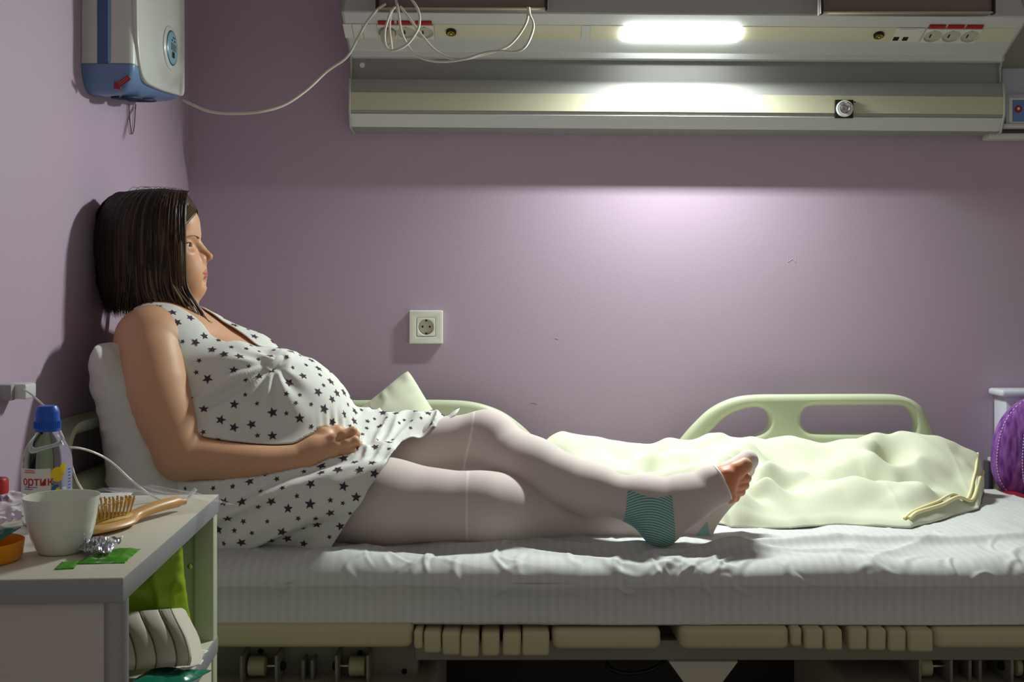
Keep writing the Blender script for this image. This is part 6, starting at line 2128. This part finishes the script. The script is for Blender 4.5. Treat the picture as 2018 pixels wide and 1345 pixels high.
# ---- jar with red lid, tissue, dark case, orange tray at the left edge
jc = P(-14, 985, 1.47)
jar = empty('jar', (jc.x, 1.47, ZT), 'clear jar with red screw lid at the left edge of the cabinet', 'jar')
lathe('jar_glass', [(0.014, 0.0005), (0.0175, 0.002), (0.0185, 0.03), (0.0175, 0.034)], (jc.x, 1.47, ZT), M_pet, jar, seg=28)
lathe('jar_lid', [(0.0195, 0), (0.0195, 0.017), (0.018, 0.020), (0.012, 0.020), (0.011, 0.0185)], (jc.x, 1.47, ZT + 0.033), mat('red_lid', rgb(170, 16, 26), rough=0.35), jar, seg=32)
ts = sheet_patch('tissue', [T(-20, 1050, .004), T(52, 1040, .008), T(48, 1012, .022), T(-20, 1010, .02)], mat('tissue_white', rgb(222, 216, 222), rough=0.8), 0.006, 2, 0.0006, 30, 20, 8.0)
tag(ts, 'crumpled white tissue between the red-lidded jar and the cup', 'tissue')
bcx = T(42, 1008)
bc = box('spectacle_case', bcx.x - 0.020, bcx.x + 0.012, bcx.y - 0.012, bcx.y + 0.03, ZT + 0.0005, ZT + 0.014, mat('black_case', rgb(24, 23, 26), rough=0.45), None, 0.006, 3)
tag(bc, 'small black case lying just left of the cup', 'case')
tc_ = T(0, 1105)
tray_c = Vector((-0.588, 1.222, ZT + 0.0005))
M_or = mat('orange_plastic', rgb(226, 142, 14), rough=0.35, sss=0.0)
tr_o = lathe('orange_tray', [(0.020, 0.0), (0.036, 0.0), (0.040, 0.004), (0.0425, 0.022), (0.0415, 0.0225), (0.0385, 0.005), (0.034, 0.0025), (0.012, 0.0022)], tray_c, M_or, None, seg=48, sm=50, sx=1.0, sy=0.9)
tag(tr_o, 'orange oval plastic tray at the left edge of the cabinet', 'tray')
tq = [Vector((tray_c.x - 0.03, tray_c.y - 0.034, ZT + .022)), Vector((tray_c.x + 0.012, tray_c.y - 0.030, ZT + .020)), Vector((tray_c.x + 0.030, tray_c.y + 0.018, ZT + .034)), Vector((tray_c.x - 0.026, tray_c.y + 0.022, ZT + .030))]
te = pouch('teal_wrapper', tq, mat('teal_film', rgb(44, 116, 100), rough=0.2), 0.004, 4.0)
tag(te, 'shiny teal wrapper lying across the orange tray', 'wrapper')
# ================================================================ on the shelf
M_lime = mat('lime_film', rgb(140, 176, 16), rough=0.35, noise=0.10, nscale=18)
lp = [(238, 1255), (362, 1235), (352, 1190), (343, 1150), (330, 1108), (300, 1070), (240, 1070)]
def shelfP(px, py, D): return P(px, py, D)
lb = pillow('lime_bag', tuple((P(292, 1190, 1.535) + Vector((-.02, 0, 0)))), (1, 0.08, 0.16), (-0.16, .1, 1), 0.080, 0.086, 0.026, M_lime, 71, n=50, wr=0.006, tip=-0.04, zmin=0.549)
tag(lb, 'lime green plastic bag standing at the back of the open shelf', 'bag')
# pleated elastic binder
M_el = mat('ivory_elastic', rgb(206, 198, 182), rough=0.8, bump=0.15, bscale=1400)
M_seam = mat('olive_seam', rgb(112, 106, 82), rough=0.8)
prof_b = [(343, 1201, 1.49), (349, 1214, 1.472), (358, 1232, 1.455), (370, 1256, 1.440), (377, 1280, 1.428), (379, 1300, 1.422), (376, 1313, 1.425)]
pf = catmull([P(*q) for q in prof_b], 6)
bnd = empty('elastic_binder', (pf[-1].x - .05, 1.43, 0.56), 'folded ivory elastic binder with vertical seams on the open shelf', 'binder')
bl = [0.0, 0.020, 0.046, 0.072, 0.098]
tilt = Vector((-1, -0.06, -0.055)).normalized()
for i in range(4):
    bm = bmesh.new()
    grid = []
    for k in range(9):
        t = k / 8
        off = bl[i] + 0.0009 + (bl[i + 1] - bl[i] - 0.0018) * t
        bul = 0.0022 * math.sin(math.pi * t) ** .5
        row = []
        for p in pf:
            row.append(bm.verts.new(p + tilt * off + Vector((0, -bul, bul * .6))))
        row2 = [bm.verts.new(p + tilt * off + Vector((0, 0.05, -0.012))) for p in pf[::-1]]
        grid.append(row + row2)
    for a, b in zip(grid[:-1], grid[1:]):
        n = len(a)
        for j in range(n):
            bm.faces.new((a[j], a[(j + 1) % n], b[(j + 1) % n], b[j]))
    bm.faces.new(grid[0][::-1]); bm.faces.new(grid[-1])
    from_bm('band', bm, M_el, bnd, 50)
for off in bl[1:]:
    bm = bmesh.new()
    bm_tube(bm, [p + tilt * off + Vector((0, 0.0004, 0)) for p in pf], 0.0011, 6)
    from_bm('seam', bm, M_seam, bnd, 60)
bm = bmesh.new()
for q in (0.004, 0.008, 0.0125):
    bm_tube(bm, [p + tilt * q + Vector((0, -.0014, .001)) for p in pf], 0.0005, 5)
from_bm('edge_fold', bm, M_seam, bnd, 60)
tl = pouch('teal_packet', [P(250, 1352, 1.36), P(372, 1348, 1.40), P(417, 1323, 1.46), P(300, 1318, 1.48)], mat('teal_packet_film', rgb(14, 112, 88), rough=0.2), 0.006, 6.0)
tag(tl, 'glossy teal packet under the elastic binder, overhanging the shelf edge', 'packet')
for k, cs in enumerate(([P(330, 1300, 1.50), P(392, 1297, 1.50), P(411, 1285, 1.535), P(360, 1280, 1.56)], [P(340, 1322, 1.475), P(396, 1314, 1.475), P(402, 1303, 1.50), P(350, 1304, 1.51)])):
    o = sheet_patch('leaflet', cs, mat('white_paper', rgb(222, 220, 212), rough=0.7), 0.002, 2, 0.0005, 14, 10, 3.0 + k)
    tag(o, ('upper white leaflet poking out right of the elastic binder', 'lower white leaflet poking out between binder and teal packet')[k], 'leaflet')
